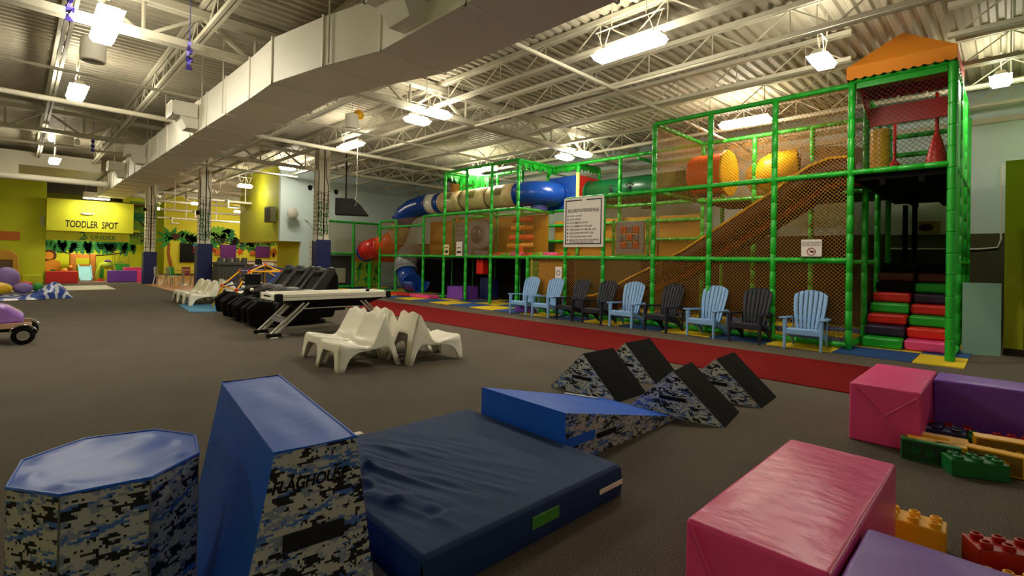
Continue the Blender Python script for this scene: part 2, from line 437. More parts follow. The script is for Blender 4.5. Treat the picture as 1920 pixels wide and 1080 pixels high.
for x in JX:
    lab = 'light steel bar joist under the corrugated roof deck'
    t = thing('roof_joist', lab, 'joist', (x, 10, 5.1), 0, 'bar joists under the roof deck')
    ye = 26.4 if x < 5.6 else (23.2 if x > 8.5 else 41.9)
    # the two joists over the stair tower are headed off round the awning
    runs = [(-6.9, .72), (1.98, ye)] if 10 < x < 12 else [(-6.9, ye)]
    for y0, y1 in runs:
        part(MB().box(x-.07, x-.012, y0, y1, 5.56, 5.64).box(x+.012, x+.07, y0, y1, 5.56, 5.64), 'top_chord', CREAM, t)
        part(MB().box(x-.06, x-.012, y0, y1, 5.1, 5.17).box(x+.012, x+.06, y0, y1, 5.1, 5.17), 'bottom_chord', CREAM, t)
        mb = MB(); y = y0+.1; up = True
        while y+.62 < y1:
            mb.cyl((x, y, 5.14 if up else 5.58), (x, y+.62, 5.58 if up else 5.14), .014, n=5, cap=False)
            if up: mb.cyl((x, y+.62, 5.58), (x, y+.62, 5.14), .01, n=4, cap=False)
            y += .62; up = not up
        part(mb, 'web', CREAM, t)
for i, (gy, z, r, x0, x1, lab) in enumerate([(5.4, 4.84, .035, 2.9, 15.7, 'thin cream sprinkler pipe crossing in front of the first girder'), (12.3, 4.84, .03, -9, 15.7, 'thin cream sprinkler pipe between the two girders, passing over the duct'),
        (14.9, 4.86, .06, -9, 15.7, 'thick cream pipe between the two girders'), (21.2, 4.84, .04, -9, 8.3, 'cream sprinkler pipe just beyond the second girder'), (26.0, 4.28, .12, -9, 2.55, 'fat cream duct pipe in front of the toddler corner')]):
    solo(MB().cyl((x0, gy, z), (x1, gy, z), r, n=10), 'ceiling_pipe', CREAM, lab, 'pipe')
for (x, y0, y1, z, lab) in [(8.0, -6, 9.4, 4.83, 'thin conduit pipe running from over the garden chairs to the girder'), (4.6, 6.5, 19, 4.84, 'thin cream pipe running lengthwise beside the duct')]:
    solo(MB().cyl((x, y0, z), (x, y1, z), .025, n=8), 'ceiling_pipe', CREAM, lab, 'pipe')
# cafe side services: round duct and pipes
solo(MB().cyl((6.0, 29.4, 4.5), (14, 29.4, 4.42), .2, n=16).cyl((7, 29.4, 4.6), (7, 29.4, DZ-.03), .02, n=6).cyl((11, 29.4, 4.6), (11, 29.4, DZ-.03), .02, n=6), 'round_duct', WHITEP, 'round white duct high over the cafe counter', 'duct')
for y, z, lab in [(27.2, 4.15, 'low white pipe run over the cafe entrance'), (33.5, 4.0, 'white pipe run half way into the cafe'), (39.5, 3.9, 'white pipe run against the jungle mural wall')]:
    mb = MB().cyl((5.6, y, z), (14, y, z), .06, n=8)
    for x in (6.3, 8.1, 9.9, 11.6): mb.cyl((x, y, z), (x, y, DZ), .03, n=6)
    mb.sweep([(7.2, y, z), (7.2, y-.5, z), (7.2, y-.5, z-.35), (7.6, y-.5, z-.35)], .05, 8)
    solo(mb, 'ceiling_pipe', WHITEP, lab, 'pipe')

# ------------------------------------------------------------------ big rectangular duct
ZB, ZT = 4.15, 4.84
Lp = [(2.66, 30.6), (2.70, 19), (2.71, 13), (2.74, 9.1), (2.72, 8.0), (2.96, 6.75), (3.24, 5.7), (3.24, 4.0), (3.24, -3)]
du = thing('air_duct', 'long cream rectangular air duct hanging below the roof girders with a jog in it', 'duct', (3.2, 10, ZB))
mb = MB(); seams = []
Wd = 1.02
for i in range(len(Lp)-1):
    (xa, ya), (xb, yb) = Lp[i], Lp[i+1]
    k = max(1, round(abs(ya-yb)/1.25))
    for q in range(k):
        t0, t1 = q/k, (q+1)/k
        p = lambda t, w, z: (xa+(xb-xa)*t+w, ya+(yb-ya)*t, z)
        mb.hexa([p(t0, 0, ZB), p(t1, 0, ZB), p(t1, Wd, ZB), p(t0, Wd, ZB), p(t0, 0, ZT), p(t1, 0, ZT), p(t1, Wd, ZT), p(t0, Wd, ZT)])
        a = Vector(p(t1, 0, ZB))
        sm = MB(); seams.append(sm); sm.box(a.x-.02, a.x+Wd+.02, a.y-.018, a.y+.018, ZB-.02, ZB+.002).box(a.x-.022, a.x+.0, a.y-.018, a.y+.018, ZB-.02, ZT+.02).box(a.x+Wd, a.x+Wd+.022, a.y-.018, a.y+.018, ZB-.02, ZT+.02)
part(mb, 'duct_shell', DUCTM, du)
for sm in seams: part(sm, 'seam_flange', DUCTM, du)
for y in (6.6, 10.4, 11.9, 15.5, 18, 22, 25):
    for dx in (-.03, Wd+.03):
        xl = 2.7 if y > 8 else 3.0
        part(MB().cyl((xl+dx, y, ZB), (xl+dx, y, DZ), .012, n=5), 'hanger_rod', CREAM, du)
for (y, xl) in ((4.95, 3.24), (12.6, 2.71), (18.6, 2.70), (22.5, 2.69)):
    v = part(MB().box(xl-.46, xl-.02, y-.3, y+.3, 4.42, 4.72).hexa([(xl-.2, y-.22, 4.2), (xl, y-.22, 4.2), (xl, y+.22, 4.2), (xl-.2, y+.22, 4.2), (xl-.34, y-.26, 4.42), (xl, y-.26, 4.42), (xl, y+.26, 4.42), (xl-.34, y+.26, 4.42)]), 'outlet', DUCTM, du)
    g = MB()
    for k in range(9): g.box(xl-.475, xl-.46, y-.27+k*.06, y-.25+k*.06, 4.45, 4.69)
    g.box(xl-.48, xl-.46, y-.31, y+.31, 4.41, 4.45).box(xl-.48, xl-.46, y-.31, y+.31, 4.69, 4.73).box(xl-.48, xl-.46, y-.31, y-.28, 4.41, 4.73).box(xl-.48, xl-.46, y+.28, y+.31, 4.41, 4.73)
    part(g, 'grille', DUCTM, v)
    part(MB().box(xl-.463, xl-.459, y-.28, y+.28, 4.45, 4.69), 'grille_recess', mat('duct_shade', '#5a513c', .7), v)  # dark sheet stands in for the shade behind the slats

# ------------------------------------------------------------------ lamps
def make_lamp(L=1.2):
    t = thing('ceiling_lamp', 'lamp', 'lamp')
    part(MB().hexa([(-L/2, -.09, .06), (L/2, -.09, .06), (L/2, .09, .06), (-L/2, .09, .06), (-L/2+.05, -.06, .14), (L/2-.05, -.06, .14), (L/2-.05, .06, .14), (-L/2+.05, .06, .14)]), 'housing', WHITE, t, local=True)
    part(MB().hexa([(-L/2+.05, -.11, -.03), (L/2-.05, -.11, -.03), (L/2-.05, .11, -.03), (-L/2+.05, .11, -.03), (-L/2+.01, -.15, .05), (L/2-.01, -.15, .05), (L/2-.01, .15, .05), (-L/2+.01, .15, .05)]), 'lens', LAMPM, t, local=True)
    w = MB()
    for x in (-L/2+.15, L/2-.15):
        w.cyl((x, 0, .14), (x-.12, 0, .45), .008, n=5).cyl((x, 0, .14), (x+.12, 0, .45), .008, n=5)
    w.cyl((-L/2, 0, .45), (L/2, 0, .45), .012, n=6).cyl((-.3, 0, .45), (-.3, 0, .9), .01, n=5).cyl((.3, 0, .45), (.3, 0, .9), .01, n=5)
    part(w, 'hanger', CREAM, t, local=True)
    return t
lamp0 = make_lamp(); lamp1 = make_lamp(.62)
H = math.pi/2
LS = [(1, .85, 8.85, 4.75, H, 'lit lamp over the open carpet, nearer one of a pair beside the girder', 'l'), (1, .87, 9.65, 4.75, H, 'lit lamp over the open carpet, further one of a pair beside the girder', 'l'),
      (0, .82, 13.54, 4.75, H, 'single lit lamp over the open carpet below a white speaker can', 'l'),
      (0, 6.87, 13.67, 4.75, H, 'lit lamp under the speaker can with the yellow ball', 'l'),
      (1, 6.67, 9.95, 4.75, 0, 'lit lamp at a girder joint beyond the duct, further one of the pair', 'l'), (1, 6.67, 9.15, 4.75, 0, 'lit lamp at a girder joint beyond the duct, nearer one of the pair', 'l'),
      (0, 6.57, 4.16, 4.75, H, 'largest lit lamp, hanging over the black wedge blocks', 'l'),
      (1, 9.03, 2.15, 4.75, 0, 'bright lit lamp hanging in front of the orange awning', 'l'),
      (1, 12.7, .15, 4.95, 0, 'lit lamp beside the green tower, partly behind its post', 'l'),
      (0, 12.6, 4.64, 4.98, H, 'lit lamp seen through the amber net over the tall slide', 'l'),
      (1, 12.12, 9.9, 4.75, 0, 'lit lamp above the green crawl tube, further one of the pair', 'l'), (1, 12.12, 9.2, 4.75, 0, 'lit lamp above the green crawl tube, nearer one of the pair', 'l'),
      (1, 12.6, 14.7, 4.95, 0, 'lit lamp above the beige crawl tube, further one of the pair', 'l'), (1, 12.6, 13.9, 4.95, 0, 'lit lamp above the beige crawl tube, nearer one of the pair', 'l'),
      (1, 8.0, 21.5, 5.18, 0, 'lit lamp in front of the white wall end, further one of the pair', 'l'), (1, 7.95, 20.75, 5.18, 0, 'lit lamp in front of the white wall end, nearer one of the pair', 'l'),
      (1, 7.6, 25.6, 4.75, 0, 'lit lamp over the cafe counter, first one in from the carpet', 'l'), (1, 7.75, 31.4, 4.75, 0, 'lit lamp in the middle of the cafe ceiling', 'l'),
      (1, 8.2, 37.2, 4.75, 0, 'lit lamp in front of the jungle mural', 'l'), (1, 7.0, 43.2, 4.7, 0, 'lit lamp washing the far lime wall beyond the cafe', 'l')]
LS += [(0, -5.0, -3.6, 4.75, H, 'added unseen lamp behind the viewpoint over the open carpet', 'l'), (0, 12.4, -4.4, 4.75, H, 'added unseen lamp over the aisle beyond the stub wall', 'l'),  # unseen lamps added to light the camouflage faces and the side wall
       (0, -5.0, 9.2, 4.75, H, 'presumed unseen lamp of the outer row over the open carpet', 'l'), (0, -5.0, 19.6, 4.75, H, 'presumed unseen lamp of the outer row by the far girder', 'l')]  # presumed outer row out of view, added to brighten the lime walls
LS += [(0, 13.0, 27.5, 4.6, H, 'added unseen lamp deep over the cafe counter end', 'l'), (0, 13.0, 33.5, 4.6, H, 'added unseen lamp over the serving counter', 'l'), (0, 11.5, 39.0, 4.6, 0, 'added lamp along the jungle mural, counter side', 'l'),  # lamps added to brighten the cafe and its mural
       (1, 2.6, 33.4, 2.34, 0, 'added unseen lamp inside the toddler corner behind the yellow fascia', 'l'), (0, .9, 24.0, 4.7, H, 'added lamp over the carpet in front of the low beam', 'l')]  # lamps added to brighten the toddler corner and the lime wall
u = {0: 0, 1: 0}
for k, x, y, z, rz, lab, _ in LS:
    src = (lamp0, lamp1)[k]
    if not u[k]: place(src, (x, y, z), rz); src['label'] = lab; src['group'] = 'high bay lamps'; u[k] = 1
    else: dup(src, (x, y, z), rz, lab, 'high bay lamps')
# strip light over the toddler sign
t = thing('strip_lamp', 'white box strip lamp hung in front of the toddler sign', 'lamp', (2.55, 31.2, 4.0))
part(MB().box(2.2, 3.2, 31.1, 31.4, 4.12, 4.4), 'housing', WHITE, t)
part(MB().box(2.22, 3.18, 31.12, 31.38, 4.09, 4.12), 'lens', LAMPM, t)
part(MB().cyl((2.3, 31.25, 4.4), (2.3, 31.25, DZ), .012, n=5).cyl((3.1, 31.25, 4.4), (3.1, 31.25, DZ), .012, n=5), 'hanger', CREAM, t)
# emergency twin-head light on a drop pipe
t = thing('emergency_light', 'emergency light box with two round heads hanging on a pipe over the carpet', 'lamp', (.9, 19.4, 4.6))
part(MB().box(.72, 1.12, 19.3, 19.5, 4.6, 4.85), 'housing', CREAM, t)
for x in (.64, 1.2): part(MB().ball((x, 19.34, 4.74), (.07, .05, .1)), 'lamp_head', LAMPM if x < 1 else WHITE, t)
part(MB().cyl((.92, 19.4, 4.85), (.92, 19.4, DZ), .02, n=6), 'drop_pipe', CREAM, t)
# speaker cans
for (x, y, z, lab) in [(.88, 11.3, 4.82, 'white cylinder speaker can hanging over the open carpet'), (6.35, 12.6, 4.98, 'white cylinder speaker can hanging beside a yellow ball')]:
    t = thing('speaker_can', lab, 'speaker', (x, y, z))
    part(MB().lathe([(.155, 0), (.18, .015), (.18, .38), (.15, .4)], (x, y, z), 24), 'body', WHITEP, t)
    part(MB().lathe([(.0, -.002), (.15, -.002), (.155, 0)], (x, y, z), 24), 'speaker_grille', mat('can_grille', '#8a7f66', .8), t)
    part(MB().cyl((x, y, z+.39), (x, y, DZ), .01, n=5), 'hanger', CREAM, t)
t = solo(MB().ball((6.52, 12.55, 5.38), .14, 18, 12).cyl((6.52, 12.55, 5.5), (6.52, 12.55, DZ), .006, n=4), 'ball', YELLOW, 'yellow ball stuck under the roof beside a speaker can', 'ball')
# little purple streamers
for (x, y, z, lab) in [(.45, 9.0, 4.62, 'purple foil streamer hanging over the carpet next to a lamp pair'), (1.9, 9.3, 4.45, 'purple foil streamer hanging on the girder beside the duct'), (1.55, 19.3, 4.5, 'purple foil streamer hanging on the far girder')]:
    mb = MB()
    for k in range(7):
        a = k*1.3; mb.quad((x+.05*math.cos(a), y+.05*math.sin(a), z+k*.06), (x-.05*math.cos(a), y-.05*math.sin(a), z+k*.06), (x-.05*math.cos(a+.8), y-.05*math.sin(a+.8), z+k*.06+.09), (x+.05*math.cos(a+.8), y+.05*math.sin(a+.8), z+k*.06+.09))
    mb.cyl((x, y, z+.45), (x, y, DZ), .006, n=4)
    solo(mb, 'streamer', mat('purple_foil', '#5a4ab0', .3, .3), lab, 'decoration', smooth=False)
# ------------------------------------------------------------------ climbing frame
F, B1, B2, B3, LX = 10.66, 11.98, 13.3, 14.62, 11.5
L1, L2, L3, LT = 1.62, 3.21, 4.8, 4.87
YS = [.67, 2.05, 3.33, 4.63, 5.97, 7.38, 8.62, 10.03]
YL = [11.3, 12.57, 13.9, 15.2, 16.55, 18.57, 19.9]
pr = .056
pg = thing('jungle_gym', 'huge green tube climbing frame with amber nets behind the row of garden chairs', 'playground', (11, 8, 0))
def post(x, y, z0, z1, r=pr): part(MB().sleeve((x, y, z0), (x, y, z1), r), 'post', GREEN, pg)
def rail(a, b, r=pr*.92): part(MB().sleeve(a, b, r), 'rail', GREEN, pg)
def rails(lst, name='rail'):
    for a, b in lst: part(MB().sleeve(a, b, pr*.92), name, GREEN, pg)
def net(a, b, c, d, m=NETA): part(MB().quad(a, b, c, d), 'net_panel', m, pg, uv=True, smooth=False)
def netY(x, y0, y1, z0, z1, m=NETA): net((x, y1, z0), (x, y0, z0), (x, y0, z1), (x, y1, z1), m)
def netX(y, x0, x1, z0, z1, m=NETA): net((x0, y, z0), (x1, y, z0), (x1, y, z1), (x0, y, z1), m)
for y, zt in zip(YS, (LT, LT, L3, L3, L3, L2, L2, L1)): post(F, y, 0.02, zt, .066 if y < 1 else pr)
for y in (.67, 2.05): post(B1, y, .02, LT)
for y in (.67, 2.05, 3.33, 4.63, 5.97): post(B2, y, .02, L3 if y > 1 else LT)
for y in (.67, 2.05, 5.97): post(B3, y, .02, L3)
for y in YL[:5]: post(LX, y, .02, L3 if y < 15.5 else L2)
for y in YL[5:]: post(LX, y, .02, L2-.05)
for y in (8.62, 10.26, 11.6): post(B2, y, L1, L3)
for y in (12.57, 13.9, 15.2, 16.55): post(13.0, y, .02, L3 if y < 15.5 else L2)
# front rails
for z in (.09, L1): rail((F, 2.05, z), (F, 10.03, z))
rail((F, .67, L2), (F, 8.62, L2)); rail((F, 2.05, L3), (F, 5.97, L3))
rail((F, .67, LT), (F, 2.05, LT))
rails([((F, 5.97, z), (B2, 5.97, z)) for z in (L1, L2, L3)], 'cross_rail')
rails([((F, 8.62, L2), (B2, 8.62, L2)), ((F, 10.03, L1), (LX, 10.03, L1))], 'cross_rail')
for z in (L1, L2, L3): rail((B2, 2.05, z), (B2, 5.97, z))
rails([((B2, 5.97, L3), (B2, 11.6, L3)), ((B2, 5.97, L2+.05), (B2, 11.6, L2+.05)), ((B2, 5.97, 2.2), (B2, 11.6, 2.2)), ((B2, 5.97, 2.75), (B2, 11.6, 2.75))], 'rear_rail')
# tower rails
for z in (1.62, L2, LT): rails([((F, .67, z), (B3, .67, z)), ((F, 2.05, z), (B3, 2.05, z))] if z != 1.62 else [((B1, .67, z), (B3, .67, z))], 'tower_rail')
rails([((B2, .67, z), (B2, 2.05, z)) for z in (3.9, 4.3)] + [((B3, .67, z), (B3, 2.05, z)) for z in (3.7, 4.15)], 'tower_rail')
rails([((F, .67, .1), (B1, .67, .1)), ((F, 2.05, .1), (B1, 2.05, .1))], 'tower_base_rail')
# recessed part
rail((LX, 11.3, L3), (LX, 15.2, L3)); rail((LX, 11.3, L2), (LX, 16.55, L2)); rail((LX, 10.03, L1), (LX, 19.9, L1))
rail((LX, 16.55, L2-.35), (LX, 19.9, L2-.35)); rail((LX, 18.57, L2-.07), (LX, 19.9, L2-.07)); rail((LX, 15.2, .09), (LX, 19.9, .09))
rails([((LX, 11.3, L3), (B2, 11.3, L3)), ((LX, 11.3, L2), (B2, 11.3, L2)), ((LX, 15.2, L3), (13, 15.2, L3)), ((LX, 13.9, L2), (13, 13.9, L2)), ((LX, 13.9, L1), (13, 13.9, L1))], 'cross_rail')
rails([((13.0, 11.3, L3), (13.0, 15.2, L3)), ((13.0, 11.3, L2), (13.0, 16.55, L2)), ((13.0, 11.3, L1), (13.0, 16.55, L1))], 'rear_rail')
# nets of the front
for a, b in zip(YS[1:4]+[YS[4]], YS[2:5]+[YS[4]]):
    if a == b: continue
    for z0, z1 in ((.12, L1), (L1, L2), (L2, L3)): netY(F+.01, a+.05, b-.05, z0, z1)
for a, b in ((5.97, 7.38), (7.38, 8.62)):
    netY(F+.01, a, b, .12, L1); netY(F+.01, a, b, L1, L2)
netY(F+.01, 8.62, 10.0, .12, L1)
for a, b in zip(YS[1:4], YS[2:5]): netY(B2+.02, a, b, L2, L3)
netX(5.97, F, B2, .1, L1); netX(5.97, F, B2, L2, L3)
for a, b in zip(YL[:6], YL[1:7]): netY(LX+.01, a, b, L1, L2)
netY(LX+.01, 10.03, 11.3, L1, L2)
for a, b in ((11.35, 12.52), (12.62, 13.85), (13.95, 15.15), (15.25, 16.5), (16.6, 18.3)): part(MB().box(13.06, 13.08, a, b, L1+.05, L2-.06), 'amber_panel', AMBV, pg)
for a, b in ((6.0, 7.3), (7.36, 8.57), (8.67, 10.2), (10.32, 11.3)): part(MB().box(B2+.07, B2+.09, a, b, L1+.05, 2.9), 'amber_panel', AMBV, pg)
# tower nets (dark cord) and side
netY(F+.01, .72, 2.0, L2, LT, NETK); netX(2.04, F, B1, L2, LT, NETA)
part(MB().box(F+.06, B1-.05, .645, .665, L1, LT-.1).box(B1+.05, B3, .645, .665, L1, LT-.1), 'side_panel', GREEN, pg)
netX(2.05, F, B3, .1, L2, NETA)
# tower deck with beams underneath
part(MB().box(F+.05, 15.2, .72, 2.0, 3.06, 3.2).box(F+.05, 15.2, 1.02, 1.1, 2.96, 3.06).box(F+.05, 15.2, 1.55, 1.63, 2.96, 3.06), 'deck_platform', DARKV, pg)
part(MB().box(13.35, 15, 2.1, 5.9, L2-.06, L2), 'deck_platform', DARKV, pg); part(MB().box(11.6, 12.95, 11.35, 16.5, L1-.08, L1-.02), 'deck_platform', DARKV, pg)
# awning
aw = part(MB().add([(10.5, 2.1, 5.07), (10.5, .62, 5.07), (12.1, .62, 5.07), (12.1, 2.1, 5.07), (10.86, 1.36, 5.6), (11.3, 1.36, 5.6)], [(0, 4, 1), (1, 4, 5, 2), (2, 5, 3), (3, 5, 4, 0)]), 'awning', AWN, pg, solid=.012, smooth=False)
def valance(a, b, z0, z1, n, m, nm):
    a = Vector(a); b = Vector(b); top = [a, b]; low = []
    for i in range(n):
        for q in range(7):
            t = (i+q/6)/n; s = math.sin(math.pi*q/6); p = a+(b-a)*t; low.append(Vector((p.x, p.y, z0-(z1-z0)*.16*s)))
    pts = [Vector((b.x, b.y, z1)), Vector((a.x, a.y, z1))] + low
    part(MB().poly(pts), nm, m, aw, solid=.01, smooth=False)
valance((10.5, 2.1, 0), (10.5, .62, 0), 4.87, 5.07, 11, AWN, 'valance')
valance((10.5, 2.1, 0), (12.1, 2.1, 0), 4.87, 5.07, 8, RED, 'valance')
valance((10.5, .62, 0), (12.1, .62, 0), 4.87, 5.07, 8, RED, 'valance')
valance((12.1, 2.1, 0), (12.1, .62, 0), 4.87, 5.07, 11, RED, 'valance')
part(MB().box(11.96, 12.02, .72, 2.0, 4.3, 4.66), 'header_panel', RED, pg)
part(MB().box(F-.0, F+.04, .75, 1.98, 4.72, 4.86), 'header_panel', GREEN, pg)
part(MB().poly([(10.9, 2.0, 4.86), (11.9, 2.0, 4.86), (11.9, 2.0, 4.45)]), 'corner_gusset', RED, pg, solid=.03, smooth=False)
part(MB().cyl((11.95, 1.82, 3.22), (11.95, 1.82, 4.2), .16, n=20), 'pad_roller', YELLOW, pg)
part(MB().box(14.3, 14.5, .8, 1.95, 3.22, 3.65), 'low_bumper', WHITE, pg, bevel=.03)
part(MB().box(14.1, 14.29, 1.45, 1.75, 3.22, 3.62), 'low_bumper', TUBEBLUE, pg, bevel=.03)
part(MB().box(13.0, 13.2, .74, .95, 3.22, 4.0), 'pad_roller', GREY, pg, bevel=.05)
# hanging bags
for (x, y, z0, z1, r, lab) in [(12.3, 1.0, 3.3, 4.1, .17, 'red cone punch bag hanging in the tower by the end post'), (12.9, 1.72, 3.24, 3.75, .2, 'red punch bag hanging low in the tower beside the yellow roller')]:
    t = thing('punch_bag', lab, 'punch bag', (x, y, z0))
    part(MB().lathe([(r*.8, 0), (r, .05), (r*.95, (z1-z0)*.35), (r*.5, (z1-z0)*.8), (r*.18, z1-z0)], (x, y, z0), 18), 'bag', RED, t)
    part(MB().sweep([(x, y, z1-.02), (x+.03, y, z1+.2), (x, y, 4.85)], .03, 8), 'strap', RED, t)
# soft stairs inside the tower
st = thing('foam_staircase', 'red and green foam staircase climbing into the dark base of the tower', 'staircase', (12.5, 1.35, 0))
PUD = mat('dark_purple_vinyl', '#2a1238', .5, .1)
ca = [GREEN, PUD, RED, GREEN, RED, DARKV, DKRED, DARKV]; cb = [PINK, RED, GREEN, RED, PUD, GREEN, DKRED, DARKV]  # mixed vinyl colours; upper steps darker to stand for the tower's shade
for k in range(8):
    for (y0, y1, cs, dx) in ((1.36, 1.98, ca, 0), (.74, 1.36, cb, .12)):
        x0 = 11.3+.27*k+dx
        z0, z1 = .02+.2*k, .02+.2*(k+1)
        part(MB().box(x0, x0+.45 if k < 7 else 14.5, y0+.01, y1-.01, z0, z1-.006), 'step', cs[k], st, bevel=.05, segs=3)
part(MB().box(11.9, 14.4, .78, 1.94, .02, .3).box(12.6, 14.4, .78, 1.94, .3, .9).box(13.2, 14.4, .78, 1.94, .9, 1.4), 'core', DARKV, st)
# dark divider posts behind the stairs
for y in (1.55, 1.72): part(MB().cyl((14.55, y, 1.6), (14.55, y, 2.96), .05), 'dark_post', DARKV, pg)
# wave slide
ws = thing('wave_slide', 'wide brown two lane slide with yellow edge rails behind the amber nets', 'slide', (12, 5, 0))
prof = [(2.1, 3.3), (2.5, 3.32), (2.85, 3.2), (3.5, 2.76), (4.1, 2.38), (4.7, 2.0), (5.4, 1.56), (6.1, 1.2), (6.9, .82), (7.5, .5), (7.95, .32), (8.35, .26)]
def sl(u, dz=0):
    i = min(int(u*(len(prof)-1)), len(prof)-2); t = u*(len(prof)-1)-i
    return prof[i][0]+(prof[i+1][0]-prof[i][0])*t, prof[i][1]+(prof[i+1][1]-prof[i][1])*t+dz
def bed(u, v):
    y, z = sl(u); return Vector((11.15+1.75*v, y, z))
part(MB().grid(bed, 44, 6), 'bed', SLIDEB, ws, solid=.05)
for x, nm in ((11.12, 'side_wall'), (12.93, 'side_wall')):
    part(MB().grid(lambda u, v: Vector((x, sl(u)[0], sl(u)[1]-.1+.38*v)), 44, 2), nm, SLIDEB, ws, solid=.03)
    part(MB().sweep([(x, sl(i/44)[0], sl(i/44)[1]+.29) for i in range(45)], .028, 8), 'edge_rail', YELLOW, ws)
for x in (12.02,):
    part(MB().sweep([(x, sl(i/44)[0], sl(i/44)[1]-.05) for i in range(45)], .1, 8), 'lane_divider', mat('orange_foam', '#d24a18', .5), ws)
part(MB().box(11.2, 12.9, 8.3, 8.9, .02, .22), 'landing_pad', mat('orange_pad', '#c8681c', .5), ws, bevel=.04)
# items in the cage above the slide
t = thing('crawl_pod', 'round orange crawl pod inside the tall net cage', 'crawl pod', (12.4, 5.2, 3.2))
part(MB().cyl((12.3, 5.75, 3.75), (12.3, 4.9, 3.75), .5, n=28), 'shell', ORANGE, t, bevel=.04)
part(MB().cyl((12.3, 4.9, 3.75), (12.3, 4.85, 3.75), .56, n=28), 'rim', YELLOW, t)
part(MB().box(12.2, 12.4, 5.1, 5.6, 3.2, 3.35), 'foot', BLACK, t)
t = thing('crawl_tunnel', 'wide yellow and grey elbow tunnel in the net cage over the slide', 'tunnel', (13, 3.4, 3.2))
part(MB().sweep([(13.9, 4.6, 3.75), (13.6, 4.2, 3.85), (13.7, 3.7, 3.9)], .52, 24, cap=False), 'yellow_section', YELLOW, t, solid=.03)
part(MB().sweep([(13.7, 3.7, 3.9), (13.9, 3.1, 3.85), (14.2, 2.6, 3.8)], .55, 24), 'grey_section', mat('taupe_plastic', '#7d6a58', .4), t, solid=.03)
part(MB().cyl((13.45, 4.3, 4.2), (13.4, 4.3, 4.22), .06, n=12), 'window', mat('pale_yellow', '#f4d860', .4), t)
part(MB().box(13.75, 14.0, 2.7, 3.1, 3.2, 3.45), 'foot', BLACK, t)
t = solo(MB().box(13.4, 13.75, 2.12, 2.5, 3.22, 3.9), 'foam_block', GREY, 'grey rounded foam block at the top of the slide', 'foam block', bevel=.1, segs=4)
# crawl tubes
def tube(path, r, m, nm, parent, n=22, ring=None):
    o = part(MB().sweep(path, r, n, cap=False), nm, m, parent, solid=.02)
    if ring:
        for e in (0, -1):
            P = Vector(path[e]); Q = Vector(path[1 if e == 0 else -2]); d = (Q-P).normalized()
            part(MB().cyl(P-d*.03, P+d*.03, r*1.07, n=n), 'collar', ring, o)
    return o
ct = thing('crawl_tube', 'beige crawl tube with blue elbow on top of the frame', 'crawl tube', (12.4, 14, 3.3))
ty = [16.4, 15.0, 13.55, 12.1]
for a, b in zip(ty, ty[1:]):
    o = tube([(12.4, a, 3.82), (12.4, (a+b)/2, 3.82), (12.4, b, 3.82)], .40, BEIGE, 'tube_section', ct, 24, BEIGE)
    ym = (a+b)/2
    part(MB().grid(lambda u, v: Vector((12.4-.428*math.cos(math.radians(-2+48*v)), ym-.2+.4*u, 3.82+.428*math.sin(math.radians(-2+48*v)))), 6, 6), 'window', mat('tan_window', '#8a7450', .3), o)
o = tube([(12.4, 12.1, 3.82)] + [(12.4+.75*(1-math.cos(a)), 12.1-.95*math.sin(a), 3.82) for a in [math.pi/2*k/8 for k in range(1, 9)]] + [(13.26, 11.15, 3.82)], .42, TUBEBLUE, 'elbow', ct, 26, TUBEBLUE)
part(MB().cyl((12.75, 11.5, 3.25), (12.75, 11.5, 3.6), .3, n=20), 'elbow_leg', TUBEBLUE, ct)
o = tube([(12.4, 16.4, 3.82), (12.4, 16.75, 3.82)], .42, TUBEBLUE, 'end_collar', ct)
# turret between the tubes
part(MB().box(B2-.02, B2+.03, 10.3, 11.55, L2, 4.42), 'turret_panel', TUBEBLUE, pg, 'blue turret panel')
part(MB().box(B2+.03, 14.5, 10.24, 10.29, L2, 4.42), 'turret_panel', TUBERED, pg, 'red turret panel')
part(MB().box(13.24, 13.3, 10.2, 10.3, L2, 4.5), 'turret_edge', mat('pale_yellow_trim', '#d8d67a', .5), pg)
post(14.5, 10.26, L2, L3); rails([((B2, 10.26, L3), (14.5, 10.26, L3)), ((14.5, 8.0, L3-.1), (14.5, 5.97, L3-.1)), ((B2, 8.0, L3-.1), (14.5, 8.0, L3-.1))], 'cross_rail')
gt = thing('crawl_tube', 'long dark green crawl tube with paw print holes leading to the red turret panel', 'crawl tube', (13.9, 8, 3.3))
o = tube([(13.95, 10.2, 3.85), (13.95, 8.1, 3.85), (13.95, 6.05, 3.85)], .42, GREEND, 'tube_section', gt, 26, GREEND)
pw = MB()
for yy in (9.1, 8.4):
    for dy, dz, r in ((0, 0, .07), (-.1, .1, .035), (-.03, .14, .035), (.05, .14, .035), (.12, .09, .035)):
        a = math.asin(min(.95, dz/.45)); c = Vector((13.95-.425*math.cos(a), yy+dy, 3.85+.425*math.sin(a)))
        pw.cyl(c, c-Vector((.01, 0, 0)), r, n=10)
part(pw, 'paw_print', BLACK, o)
part(MB().box(13.85, 14.05, 7.9, 8.2, L2, 3.42), 'saddle', BLACK, gt)
